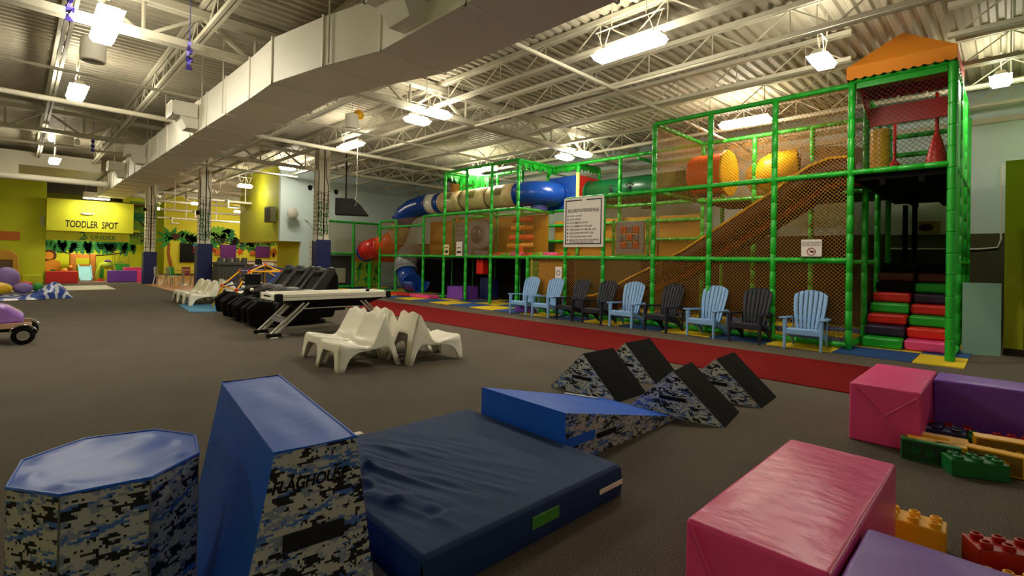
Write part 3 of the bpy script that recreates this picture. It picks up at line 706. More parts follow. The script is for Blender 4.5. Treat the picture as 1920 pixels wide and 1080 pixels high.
# spiral tube slide
sp = thing('tube_slide', 'spiral tube slide in blue, orange and grey at the far end of the frame', 'slide', (12, 18.5, 0))
seg = [([(12.4, 16.8, 3.82), (12.4, 17.4, 3.82)], WHITE, .41), ([(12.4, 17.4, 3.82), (12.38, 18.0, 3.8), (12.26, 18.5, 3.68), (12.12, 18.85, 3.45), (12.06, 19.05, 3.12)], TUBEBLUE, .43),
       ([(12.06, 19.05, 3.12), (12.08, 19.25, 2.75), (12.08, 19.5, 2.42)], BEIGE, .42), ([(12.08, 19.5, 2.42), (11.95, 19.9, 2.16), (11.72, 20.3, 2.02)], ORANGE, .44), ([(11.72, 20.3, 2.02), (11.5, 20.7, 1.92), (11.5, 21.0, 1.84)], TUBERED, .44),
       ([(11.5, 21.0, 1.84), (11.58, 21.2, 1.78)], TUBEBLUE, .45), ([(11.58, 21.2, 1.78), (11.75, 21.35, 1.75)], YELLOW, .45), ([(11.75, 21.35, 1.75), (12.3, 21.4, 1.75), (12.8, 21.0, 1.75), (13.0, 20.4, 1.75)], ORANGE, .42),
       ([(13.0, 20.4, 1.75), (13.0, 19.8, 1.76), (12.75, 19.2, 1.74)], BEIGE, .42), ([(12.75, 19.2, 1.74), (12.5, 18.85, 1.72), (12.2, 18.62, 1.66), (11.95, 18.45, 1.5), (11.82, 18.3, 1.28), (11.76, 18.15, 1.0)], GREY, .45),
       ([(11.76, 18.15, 1.0), (11.68, 17.85, .68), (11.6, 17.5, .52)], TUBEBLUE, .40)]
for path, m, r in seg:
    o = tube(path, r, m, 'tube_section', sp, 24, m)
part(MB().grid(lambda u, v: Vector((11.6-.42*math.cos(math.pi*v), 17.5-.7*u, .58-.42*math.sin(math.pi*v))), 6, 10), 'run_out', TUBEBLUE, sp, solid=.03)
for x, y, z in ((12.3, 18.6, 1.0), (13.2, 20, 1.3), (11.6, 20.9, 1.7)): part(MB().cyl((x, y, .02), (x, y, z), .05), 'support_pole', GREEN, sp)
# leaf fringes
def fringe(a, b, z, n, m, drop=.28):
    a = Vector(a); b = Vector(b); mb = MB(); d = (b-a).normalized(); nr = Vector((-d.y, d.x, 0))
    for i in range(n):
        t = (i+random.random()*.6)/n; p = a+(b-a)*t; L = drop*random.uniform(.6, 1.2); w = random.uniform(.05, .09); o = nr*random.uniform(-.05, .05); s = d*random.uniform(-.1, .1)
        q = [p+Vector((0, 0, z)), p+d*w+o+s*.4+Vector((0, 0, z-L*.45)), p+s+o*2+Vector((0, 0, z-L)), p-d*w+o+s*.4+Vector((0, 0, z-L*.4))]
        mb.poly(q)
    return part(mb, 'leaf_fringe', m, pg, smooth=False)
fringe((LX, 11.3, 0), (B2, 11.3, 0), L3-.02, 40, GREEN)
fringe((B2, 11.6, 0), (B2, 10.2, 0), L3-.02, 30, GREEN, .22); fringe((B2, 10.26, 0), (14.5, 10.26, 0), L3, 30, GREEN, .22)
fringe((12.2, 15.2, 0), (12.9, 14.3, 0), L3, 34, GREEN, .5); fringe((12.3, 15.3, 0), (13, 14.4, 0), L3-.4, 34, GREEN, .5)
fringe((LX, 15.2, 0), (13, 15.2, 0), L3, 26, GREEN, .3)
# activity things behind the nets
t = thing('bubble_panel', 'grey plastic bubble tunnel with heart shaped holes behind the amber net', 'crawl pod', (12.4, 14.5, 1.7))
part(MB().cyl((12.15, 14.05, 2.45), (12.55, 14.05, 2.45), .62, n=30), 'dome', GREY, t, bevel=.14, segs=4)
part(MB().ball((12.13, 14.05, 2.45), (.12, .33, .33)), 'bubble', mat('smoke_plastic', '#5f5e62', .15), t)
part(MB().box(12.2, 12.26, 14.4, 15.4, 1.66, 2.95), 'hole_plate', GREY, t, bevel=.02)
hm = MB()
for i in range(3):
    for j in range(3):
        c = Vector((12.19, 14.78+.2*i, 2.45+.17*j)); hm.poly([c+Vector((0, .07, .02)), c+Vector((0, .035, .055)), c+Vector((0, 0, .03)), c+Vector((0, -.035, .055)), c+Vector((0, -.07, .02)), c+Vector((0, 0, -.06))])
part(hm, 'heart_hole', mat('amber_back', '#8a5a12', .8), t)
part(MB().box(12.2, 12.5, 13.8, 14.3, 1.6, 1.86), 'foot', GREY, t)
t = thing('obstacle_course', 'row of orange foam rollers and red cushions on the middle deck', 'foam rollers', (12.2, 12, 1.62))
for k, z in enumerate((2.0, 2.3, 2.65, 2.95)): part(MB().cyl((12.2+.1*k, 12.5, z), (12.9, 11.9, z+.05), .1, n=12), 'roller', ORANGE if k % 2 else mat('amber_foam', '#d88a1a', .5), t)
for k in range(7): part(MB().hexa([(12.0, 13.2-.5*k, 1.64), (12.0, 12.75-.5*k, 1.64), (12.4, 12.75-.5*k, 1.64), (12.4, 13.2-.5*k, 1.64), (12.05, 13.15-.5*k, 1.72+.05*(k % 3)), (12.05, 12.8-.5*k, 1.8-.03*(k % 2)), (12.35, 12.8-.5*k, 1.8), (12.35, 13.15-.5*k, 1.72)]), 'cushion', (RED, mat('lime_foam', '#7fae2a', .6), PINK)[k % 3], t, bevel=.02)
part(MB().cyl((12.3, 11.9, 2.0), (12.3, 11.9, 1.64), .08), 'leg', ORANGE, t)
for (x0, x1, y0, y1, z0, z1, m, lab) in [(11.6, 12.4, 14.2, 15.1, .02, .5, PURPLE, 'purple foam step block under the frame'), (12.42, 12.9, 13.6, 14.15, .02, .85, mat('navy_vinyl', '#16205a', .45), 'navy foam block under the frame behind the purple step'),
        (11.7, 12.0, 13.2, 13.55, 1.0, 1.53, RED, 'red foam block hung under the middle deck'), (10.9, 11.5, 16.7, 18.2, .02, .12, RED, 'flat red landing mat at the foot of the spiral slide'), (10.9, 11.4, 15.3, 16.6, .02, .14, PINK, 'flat pink landing mat at the frame edge'),
        (10.33, 10.58, 9.5, 10.2, .02, .19, PURPLE, 'low purple foam step behind the end blue garden chair')]:
    solo(MB().box(x0, x1, y0, y1, z0, z1), 'foam_block', m, lab, 'foam block', bevel=.03, segs=3)
# under-frame dark backing panels
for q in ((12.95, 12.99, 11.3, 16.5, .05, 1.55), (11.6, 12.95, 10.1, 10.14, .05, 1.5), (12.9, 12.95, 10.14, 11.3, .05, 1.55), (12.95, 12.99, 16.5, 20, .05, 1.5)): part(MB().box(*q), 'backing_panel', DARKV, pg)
part(MB().box(14.6, 14.66, 2.1, 8.6, .05, 2.3), 'backing_panel', mat('brown_shade_backing', '#1c0e06', .8, .15), pg)  # added dark sheet, stands for the gloom beneath the slide
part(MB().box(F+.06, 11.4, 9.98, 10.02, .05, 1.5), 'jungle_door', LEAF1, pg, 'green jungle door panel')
part(MB().cyl((F+.04, 9.9, .05), (F+.04, 9.9, 1.55), .025, n=8), 'door_edge', mat('yellow_green_edge', '#b8c93a', .5), pg)
lf = MB()
for k in range(16):
    c = Vector((F+.3+random.random()*.5, 9.96, .3+random.random()*1.0)); a = random.random()*6
    lf.poly([c+Vector((math.cos(a)*.16, 0, math.sin(a)*.16)), c+Vector((math.cos(a+1.6)*.05, -.004, math.sin(a+1.6)*.05)), c-Vector((math.cos(a)*.14, 0, math.sin(a)*.14)), c-Vector((math.cos(a+1.6)*.05, .004, math.sin(a+1.6)*.05))])
part(lf, 'leaf_print', LEAF3, pg, smooth=False)
part(MB().box(F+.12, F+.15, 8.75, 9.7, .5, 1.5), 'play_panel', mat('ochre_panel', '#b98428', .6), pg)
# low enclosure along the back wall
le = thing('toddler_enclosure', 'low green tube enclosure with cream nets against the pale blue back wall', 'playground', (11.5, 22.4, 0))
def lpart(mb, nm, m, **k): return part(mb, nm, m, le, **k)
XS = [10.15, 11.56, 12.9]
for x in XS: lpart(MB().sleeve((x, 22.5, 0), (x, 22.5, 3.2), .06), 'post', GREEN)
for z in (.12, 1.68, 3.2): lpart(MB().sleeve((10.15, 22.5, z), (12.9, 22.5, z), .055), 'rail', GREEN)
for a, b in zip(XS, XS[1:]):
    lpart(MB().quad((a, 22.51, 1.7), (b, 22.51, 1.7), (b, 22.51, 3.2), (a, 22.51, 3.2)), 'net_panel', NETW, uv=True, smooth=False)
lpart(MB().sleeve((12.25, 22.2, 0), (12.25, 22.2, 1.35), .06), 'post', GREEN)
pan = lpart(MB().box(11.66, 12.85, 22.4, 22.46, .1, 1.3), 'jungle_panel', mat('lime_panel', '#8fae2c', .7))
pan2 = lpart(MB().box(10.25, 11.5, 22.55, 22.6, .15, 1.6), 'dark_panel', mat('charcoal_panel', '#2a2c2a', .7))
part(MB().box(10.5, 11.2, 22.53, 22.55, .3, 1.0), 'pale_patch', mat('grey_patch', '#9a9a86', .7), pan2)
lf = MB()
for k in range(26):
    c = Vector((11.7+random.random()*1.1, 22.38, .2+random.random()*1.0)); a = random.random()*6; L = random.uniform(.12, .24)
    lf.poly([c+Vector((math.cos(a)*L, 0, math.sin(a)*L)), c+Vector((math.cos(a+1.6)*.06, 0, math.sin(a+1.6)*.06)), c-Vector((math.cos(a)*L, 0, math.sin(a)*L)), c-Vector((math.cos(a+1.6)*.06, 0, math.sin(a+1.6)*.06))])
part(lf, 'leaf_print', LEAF1, pan, smooth=False)
lpart(MB().box(11.66, 12.85, 22.44, 22.5, 1.3, 1.68), 'ochre_panel', mat('ochre_panel2', '#b5742a', .7))
# small palm in an orange pot on top of the frame
t = thing('fake_palm', 'small artificial palm in an orange drum on top of the frame', 'plant', (12.6, 17.0, 4.0))
part(MB().cyl((12.9, 16.2, 4.25), (12.9, 16.2, 4.6), .3, n=20).cyl((12.9, 16.2, 3.1), (12.9, 16.2, 4.25), .05, n=8), 'drum', mat('orange_drum', '#d08a2c', .5), t)
fr = MB()
for k in range(9):
    a = k*2*math.pi/9; d = Vector((math.cos(a), math.sin(a), 0)); sd = Vector((-d.y, d.x, 0)); c = Vector((12.9, 16.6, 4.7)); pts = [c+d*(.75*q/5)+Vector((0, 0, .25*math.sin(q/5*2.6)-.1*q/5)) for q in range(6)]
    for q in range(5):
        w0, w1 = .09*math.sin(.3+q/5*2.6), .09*math.sin(.3+(q+1)/5*2.6)
        fr.quad(pts[q]-sd*w0, pts[q+1]-sd*max(w1, .004), pts[q+1]+sd*max(w1, .004), pts[q]+sd*w0)
part(fr, 'fronds', LEAF2, t); part(MB().cyl((12.9, 16.2, 4.55), (12.9, 16.6, 4.7), .04), 'trunk', BROWNP, t)

# ------------------------------------------------------------------ signs on the frame
sg = thing('rules_sign', 'large white ENCLOSED PLAYGROUND RULES sign fixed to the green frame', 'sign', (10.55, 7.98, 1.9))
SX = 10.58
part(MB().box(SX, SX+.02, 7.33, 8.63, 1.9, 3.22), 'board', SIGNW, sg, bevel=.004)
bd = MB(); a, b, c, d = 7.39, 8.57, 1.97, 3.16; w = .03
bd.box(SX-.004, SX, a, b, c, c+w).box(SX-.004, SX, a, 7.87, d-w, d).box(SX-.004, SX, 8.02, b, d-w, d).box(SX-.004, SX, a, a+w, c, d).box(SX-.004, SX, b-w, b, c, d)
part(bd, 'border_line', INK, sg)
xd = (0, -1, 0); yd = (0, 0, 1)
part(MB().text('ENCLOSED PLAYGROUND RULES', .125, (SX-.005, 7.98, 2.83), xd, yd, 0, .009, 0, 'CENTER', .54), 'heading_lettering', INK, sg, smooth=False)
for i, s in enumerate(['AGES 3-12 ONLY', 'NO RUNNING', 'NO CLIMBING ON NET', 'NO CLIMBING UP THE SLIDE', 'ONE SLIDER AT A TIME PER LANE', 'SLIDE DOWN FEET-FIRST ONLY', 'KEEP LANDING AREA CLEAR', 'ABSOLUTELY NO FOOD OR DRINKS', 'IN THE ENCLOSED PLAY AREA']):
    z = 2.71-.092*i if i < 8 else 2.71-.092*7-.058
    part(MB().text(s, .066, (SX-.005, 8.42, z), xd, yd, 0, .003, 0, 'LEFT', .88), 'rule_lettering', INK, sg, smooth=False)
    if i < 8: part(MB().box(SX-.005, SX, 8.47, 8.5, z+.005, z+.045), 'bullet', INK, sg)
ns = thing('notice_sign', 'white no food or drinks notice beside the end post of the amber net', 'sign', (10.58, 2.64, 1.68))
part(MB().box(10.575, 10.59, 2.47, 2.81, 1.69, 2.01), 'board', SIGNW, ns)
tx = MB().text('NO FOOD OR DRINKS', .05, (10.572, 2.64, 1.935), xd, yd, 0, .003, 0, 'CENTER', .62).text('BEYOND THIS POINT', .05, (10.572, 2.64, 1.885), xd, yd, 0, .003, 0, 'CENTER', .62)
tx.box(10.572, 10.575, 2.6, 2.66, 1.765, 1.8)
part(tx, 'lettering', INK, ns, smooth=False)
rg = MB().sweep([(10.572, 2.64+.068*math.cos(q*math.pi/12), 1.78+.068*math.sin(q*math.pi/12)) for q in range(24)], .007, 5, closed=True).bar((10.572, 2.69, 1.83), (10.572, 2.59, 1.73), .014, .006)
part(rg, 'ban_ring', mat('sign_red', '#a01418', .5), ns)
for (y, z, w, h, m, lab) in [(14.95, 1.86, .3, .4, mat('sign_yellow', '#e6dc9a', .6), 'small pale yellow notice on the far amber net'), (14.2, 1.84, .34, .52, SIGNW, 'small white notice on the far amber net')]:
    t = thing('notice_sign', lab, 'sign', (LX-.06, y, z-h/2)); part(MB().box(LX-.075, LX-.06, y-w/2, y+w/2, z-.2, z-.2+h), 'board', m, t)
    part(MB().box(LX-.08, LX-.075, y-w/2+.05, y+w/2-.05, z-.1, z-.02).box(LX-.08, LX-.075, y-w/2+.05, y+w/2-.05, z+.08, z+.11), 'print', INK, t)
t = thing('notice_sign', 'small white round-symbol notice on the low net behind the second blue chair', 'sign', (F-.07, 8.8, 1.0)); part(MB().box(F-.075, F-.06, 8.68, 8.9, 1.02, 1.36), 'board', SIGNW, t)
part(MB().sweep([(F-.078, 8.79+.06*math.cos(q*math.pi/8), 1.19+.06*math.sin(q*math.pi/8)) for q in range(16)], .01, 5, closed=True), 'symbol', INK, t)
t = thing('notice_sign', 'small framed brown notice on the wall above the foam staircase', 'sign', (15.72, 1.45, 2.3)); part(MB().box(15.72, 15.8, 1.2, 1.72, 2.36, 2.66), 'board', mat('tan_sign', '#a08a5a', .6), t)
part(MB().ball((15.72, 1.46, 2.51), (.01, .15, .09)), 'symbol', INK, t)
# noughts and crosses panel
tp = thing('tic_tac_toe_panel', 'grey tic tac toe panel with orange turning blocks beside the rules sign', 'game panel', (10.85, 6.7, 1.75))
tf = MB(); y0, y1, z0, z1 = 6.32, 7.1, 1.74, 2.54
tf.box(10.82, 10.88, y0, y1, z0, z0+.13).box(10.82, 10.88, y0, y1, z1-.13, z1).box(10.82, 10.88, y0, y0+.12, z0+.13, z1-.13).box(10.82, 10.88, y1-.12, y1, z0+.13, z1-.13)
part(tf, 'panel_frame', GREY, tp)
for i in range(3):
    for j in range(3):
        yc = 6.53+.18*i; zc = 1.95+.19*j; odd = (i+j) % 2 == 0
        bl = part(MB().box(10.79, 10.91, yc-.08, yc+.08, zc-.085, zc+.085), 'block', mat('orange_block', '#d8521c', .5) if odd else GREY, tp, bevel=.02)
        part(MB().text('X' if odd else 'O', .15, (10.785, yc, zc-.055), xd, yd, 0, .012), 'lettering', mat('block_ink', '#6a3418', .6) if odd else BLACK, bl, smooth=False)
for y in (6.22, 7.2): part(MB().sleeve((10.85, y, L1), (10.85, y, 2.6), .04), 'side_post', GREEN, tp)
part(MB().cyl((10.85, 6.2, 1.68), (10.85, 7.2, 1.68), .04), 'lower_rail', GREEN, tp)
# panel board standing by the stub wall
solo(MB().hexa([(11.9, .59, 0), (12.17, .1, 0), (12.21, .12, 0), (11.94, .59, 0), (11.9, .59, 1.27), (12.17, .1, 1.27), (12.21, .12, 1.27), (11.94, .59, 1.27)]), 'panel_board', mat('sea_green_board', '#8fb4a4', .6, .05), 'pale sea green board standing on edge between the tower and the stub wall', 'board')
solo(MB().sweep([(15.76, 2.5, 2.0), (15.76, .5, 1.98), (15.76, .2, 2.02), (15.76, .15, 2.2), (15.76, .15, 3.9)], .02, 6), 'cable', WHITEP, 'thin cable running along the pale blue side wall', 'cable')
# ------------------------------------------------------------------ garden chairs (slatted, fan backed)
def make_adirondack(m):
    t = thing('garden_chair', 'chair', 'chair')
    P = lambda mb, nm, **k: part(mb, nm, m, t, local=True, **k)
    # seat: a curved board with front lip
    def seat(u, v):
        y = -.40+.60*u; z = .385-.13*u**1.2
        if u < .08: z -= (.08-u)*.9
        return Vector((-.265+.53*v, y, z))
    P(MB().grid(seat, 12, 10), 'seat', solid=.028)
    P(MB().hexa([(-.29, -.43, .27), (.29, -.43, .27), (.29, -.39, .27), (-.29, -.39, .27), (-.29, -.43, .37), (.29, -.43, .37), (.29, -.39, .38), (-.29, -.39, .38)]), 'front_apron', bevel=.012)
    # back: seven fanned slats under an arched top
    B0 = Vector((0, .17, .26)); lean = Vector((0, .36, .79)).normalized()
    for k in range(7):
        def sl_(u, v, k=k):
            # half width of the fan grows from .20 to .29, the slats share it with thin gaps between them
            t = u*.86; half = .205+.095*math.sin(min(1, t*1.25)*math.pi/2)
            c = (k-3)/3.5; w = 1/3.5*half-.014
            xx = c*half+(v-.5)*w
            top = .70+.17*math.sqrt(max(0, 1-(xx/.315)**2))
            p = B0+lean*(u*top)
            return Vector((xx, p.y-.05*(xx/.3)**2-.02*math.sin(u*math.pi), p.z))
        P(MB().grid(sl_, 12, 3), 'back_slat', solid=.018)
    P(MB().hexa([(-.30, .40, .50), (.30, .40, .50), (.30, .43, .50), (-.30, .43, .50), (-.30, .42, .57), (.30, .42, .57), (.30, .45, .57), (-.30, .45, .57)]), 'back_rail', bevel=.01)
    P(MB().box(-.24, .24, .235, .26, .34, .40), 'back_rail', bevel=.008)
    for s in (-1, 1):
        # broad arm with rounded nose
        pts = [(s*.265, -.44), (s*.37, -.47), (s*.41, -.42), (s*.395, -.1), (s*.37, .32), (s*.31, .42), (s*.285, .42), (s*.29, .1), (s*.275, -.2)]
        P(MB().prism([(x, y, .545-.03*(y+.45)) for x, y in pts], (0, 0, .032)), 'arm', bevel=.01)
        P(MB().hexa([(s*.285, -.45, 0), (s*.325, -.45, 0), (s*.325, -.385, 0), (s*.285, -.385, 0), (s*.27, -.435, .55), (s*.34, -.435, .55), (s*.34, -.33, .55), (s*.27, -.33, .55)]), 'front_leg', bevel=.012)
        P(MB().hexa([(s*.285, -.39, .28), (s*.30, -.39, .28), (s*.30, .12, .17), (s*.285, .12, .17), (s*.285, -.39, .39), (s*.30, -.39, .39), (s*.30, .12, .28), (s*.285, .12, .28)]), 'side_rail', bevel=.006)
        P(MB().hexa([(s*.27, .38, 0), (s*.305, .38, 0), (s*.305, .45, 0), (s*.27, .45, 0), (s*.275, .05, .20), (s*.31, .05, .20), (s*.31, .20, .26), (s*.275, .20, .26)]), 'rear_leg', bevel=.01)
        P(MB().hexa([(s*.28, .30, .10), (s*.30, .30, .10), (s*.30, .38, .10), (s*.28, .38, .10), (s*.29, .34, .53), (s*.31, .34, .53), (s*.31, .40, .53), (s*.29, .40, .53)]), 'arm_support', bevel=.006)
    for o in [c for c in COL.objects if c.parent == t]: o.data.transform(Matrix.Diagonal((.94, .76, 1, 1)))
    return t
cl = make_adirondack(LBLUE); cd = make_adirondack(DKRESIN)
CH = [(9.93, 9.69, 4, 'l', 'light blue slatted garden chair at the far end of the row of nine'), (9.86, 8.80, -2, 'l', 'light blue slatted garden chair between another light blue chair and a charcoal one'),
      (9.93, 8.04, -9, 'd', 'charcoal slatted garden chair just after the two light blue chairs at the far end'), (9.9, 7.16, -4, 'd', 'charcoal slatted garden chair below the rules sign, beside the middle light blue chair'),
      (9.92, 6.36, 2, 'l', 'light blue slatted garden chair fifth in the row, at the middle'), (9.93, 5.48, -10, 'd', 'charcoal slatted garden chair beside the first post of the tall net cage'),
      (9.95, 4.48, -4, 'l', 'light blue slatted garden chair third from the stair tower end of the row'), (9.95, 3.61, -3, 'd', 'charcoal slatted garden chair next to the light blue chair at the stair tower end'),
      (9.93, 2.60, 3, 'l', 'light blue slatted garden chair at the stair tower end, under the no food notice')]
used = {}
for x, y, a, k, lab in CH:
    # chair faces -x; local front is -y, legs stand at local y -.42
    rz = math.radians(-90+a)
    loc = (x+.32*math.cos(math.radians(a)), y+.32*math.sin(math.radians(a)), .0)
    src = cl if k == 'l' else cd
    if k not in used: place(src, loc, rz); src['label'] = lab; src['group'] = 'slatted garden chairs'; used[k] = 1
    else: dup(src, loc, rz, lab, 'slatted garden chairs')

# ------------------------------------------------------------------ moulded white lounge chairs
def catmull(L, n):
    out = []
    for k in range(n+1):
        t = k/n*(len(L)-1); i = min(int(t), len(L)-2); f = t-i
        p0, p1, p2, p3 = L[max(i-1, 0)], L[i], L[i+1], L[min(i+2, len(L)-1)]
        out.append(.5*(2*p1+(p2-p0)*f+(2*p0-5*p1+4*p2-p3)*f*f+(3*p1-p0-3*p2+p3)*f**3))
    return out
def lounge_mesh():
    mb = MB(); NV = 16; K = 37
    py = catmull([-.45, -.435, -.39, -.28, -.15, -.04, .035, .085, .125, .165, .20, .225, .245], K-1)
    pz = catmull([.345, .37, .372, .35, .32, .306, .335, .40, .48, .56, .64, .69, .712], K-1)
    hw = catmull([.30, .305, .31, .312, .312, .308, .30, .29, .28, .272, .265, .26, .25], K-1)
    yb = catmull([-.485, -.46, -.41, -.33, -.2, -.05, .06, .14, .21, .27, .33, .385, .45], K-1)
    zb = [max(0, z) for z in catmull([0, 0, 0, .16, .235, .25, .255, .255, .25, .225, .13, .0, .0], K-1)]
    sh = []
    for i in range(K):
        bk = max(0, min(1, (py[i]-.0)/.1)); top = max(0, (i-K*.7)/(K*.3))
        for j in range(NV+1):
            v = j/NV; e = abs(v-.5)*2; x = -hw[i]+2*hw[i]*v
            dip = .03*(1-e**2)*min(1, i/6)
            # round the outer edge over
            rim = -.02*max(0, (e-.86)/.14)**2
            hump = .02*math.cos(4*math.pi*(v-.5)+math.pi)*top
            sh.append((x, py[i]+dip*bk, pz[i]-dip*(1-bk)+rim*(1-bk)+hump))
    mb.add(sh, [(i*(NV+1)+j, (i+1)*(NV+1)+j, (i+1)*(NV+1)+j+1, i*(NV+1)+j+1) for i in range(K-1) for j in range(NV)])
    for s in (-1, 1):
        vs = []
        for i in range(K):
            tx_, ty, tz = sh[i*(NV+1)+(0 if s < 0 else NV)]
            for q in range(6):
                t = q/5; zz = tz+(zb[i]-tz)*t; d = tz-zz
                vs.append((tx_+s*(.008*math.sin(math.pi*min(1, t*2.5))+.09*d), ty+(yb[i]-ty)*t, zz))
        f = [(i*6+q, (i+1)*6+q, (i+1)*6+q+1, i*6+q+1) for i in range(K-1) for q in range(5)]
        if s > 0: f = [a[::-1] for a in f]
        mb.add(vs, f)
    for end in (0, K-1):
        vs = []; f = []
        for j in range(NV+1):
            x, y, z = sh[end*(NV+1)+j]; e = abs(j/NV-.5)*2
            if end == 0: zl = .25 if e < .55 else max(0.0, .25*(1-((e-.55)/.2)**1.3)); yl = -.485
            else: zl = .42-.05*e*e if e < .5 else max(0.0, .405*(1-((e-.5)/.22)**1.5)); yl = .45
            for q in range(6):
                t = q/5; zz = z+(zl-z)*t; d = z-zz
                vs.append((x*(1+.09*d/.30)+(0), y+(yl-y)*(d/z), zz))
        for j in range(NV):
            for q in range(5): f.append((j*6+q, j*6+q+1, (j+1)*6+q+1, (j+1)*6+q))
        if end: f = [a[::-1] for a in f]
        mb.add(vs, f)
    return mb
v0 = solo(lounge_mesh(), 'lounge_chair', WHITE, 'white', 'chair', solid=.018, merge=True, sharp=75)
VC = [(3.42, 6.42, -90, 'white moulded lounge chair in front of the cluster near the air table, nearer one of the two facing away from the runner'), (3.52, 7.15, -91, 'white moulded lounge chair by the air table end, behind its twin facing the open carpet'),
      (4.38, 6.22, 88, 'white moulded lounge chair with its arched back showing, facing the red runner'), (4.36, 6.98, 90, 'white moulded lounge chair mostly hidden between the others, facing the red runner'),
      (4.02, 17.05, -90, 'white lounge chair by the blue mat, first of the far row facing the open carpet'), (4.02, 17.8, -90, 'white lounge chair in the middle of the far row facing the open carpet'), (4.02, 18.55, -90, 'white lounge chair last of the far row facing the open carpet'),
      (5.02, 17.4, 90, 'white lounge chair seen through the dome bars, nearer one of the pair with its back to the far row'), (5.02, 18.15, 90, 'white lounge chair seen through the dome bars, further one of the pair with its back to the far row')]
VC = [(x, y, a, ' '.join(l.split()[:16])) for x, y, a, l in VC]
for i, (x, y, a, lab) in enumerate(VC):
    o = v0 if i == 0 else v0.copy()
    if i: COL.objects.link(o)
    o.location = (x, y, 0); o.rotation_euler = (0, 0, math.radians(a)); o['label'] = lab; o['group'] = 'white lounge chairs'

# ------------------------------------------------------------------ air hockey table
ah = thing('air_hockey_table', 'white topped air hockey table on slanting aluminium legs beside the lounge chairs', 'game table', (4.5, 9.85, 0))
X0, X1, Y0, Y1 = 3.35, 5.72, 9.4, 10.32
part(MB().box(X0+.05, X1-.05, Y0+.05, Y1-.05, .70, .735), 'playfield', WHITE, ah)
for a in ((X0+.1, X1-.1, Y0, Y0+.075), (X0+.1, X1-.1, Y1-.075, Y1)):
    part(MB().box(*a, .68, .735).box(*a, .745, .80).box(a[0], a[1], a[2]+.01, a[3]-.01, .735, .745), 'side_rail', WHITEP, ah, bevel=.008)
for a in ((X0, X0+.075, Y0+.1, Y1-.1), (X1-.075, X1, Y0+.1, Y1-.1)):
    e = part(MB().box(*a, .68, .735).box(*a, .745, .80).box(a[0]+.01, a[1]-.01, a[2], a[3], .735, .745), 'end_rail', WHITEP, ah, bevel=.008)
    part(MB().box(a[0]-.004, a[1]+.004, 9.7, 10.02, .737, .765), 'goal_slot', BLACK, e)
for x in (X0, X1-.13):
    for y in (Y0-.01, Y1-.12): part(MB().box(x, x+.13, y, y+.13, .66, .81), 'corner_cap', BLACK, ah, bevel=.025, segs=3)
part(MB().hexa([(X0+.55, Y0+.2, .5), (X1-.55, Y0+.2, .5), (X1-.55, Y1-.2, .5), (X0+.55, Y1-.2, .5), (X0+.1, Y0+.06, .69), (X1-.1, Y0+.06, .69), (X1-.1, Y1-.06, .69), (X0+.1, Y1-.06, .69)]), 'apron', BLACK, ah)
part(MB().cyl((X0+.55, Y0+.19, .5), (X1-.55, Y0+.19, .5), .01, n=6), 'apron_trim', ALU, ah)
for (xf, xt) in ((X0-.05, X0+.62), (X1+.05, X1-.62)):
    for y in (Y0+.13, Y1-.13):
        lg = part(MB().bar((xf, y, .05), (xt-(xt-xf)*.1, y, .62), .05, .035).bar((xf+(xt-xf)*.13, y, .05), (xt+(xt-xf)*.04, y, .62), .05, .035), 'leg', ALU, ah)
        part(MB().box(min(xf, xf+(xt-xf)*.2)-.06, max(xf, xf+(xt-xf)*.2)+.06, y-.05, y+.05, .015, .08), 'foot', BLACK, lg, bevel=.012)
        part(MB().cyl((xf+(xt-xf)*.1, y, 0), (xf+(xt-xf)*.1, y, .018), .085, n=18), 'foot_pad', WHITEP, lg)
    xm = xf+(xt-xf)*.42
    part(MB().box(xm-.02, xm+.02, Y0+.15, Y1-.15, .24, .36), 'cross_plate', GREY, ah, bevel=.006)
part(MB().box(X0+.9, X1-.9, Y0+.28, Y1-.28, .42, .5), 'blower_box', BLACK, ah)
part(MB().cyl((X1-.15, Y0+.2, .64), (X1-.15, Y0+.2, .69), .05, n=10), 'puck_tray', BLACK, ah)

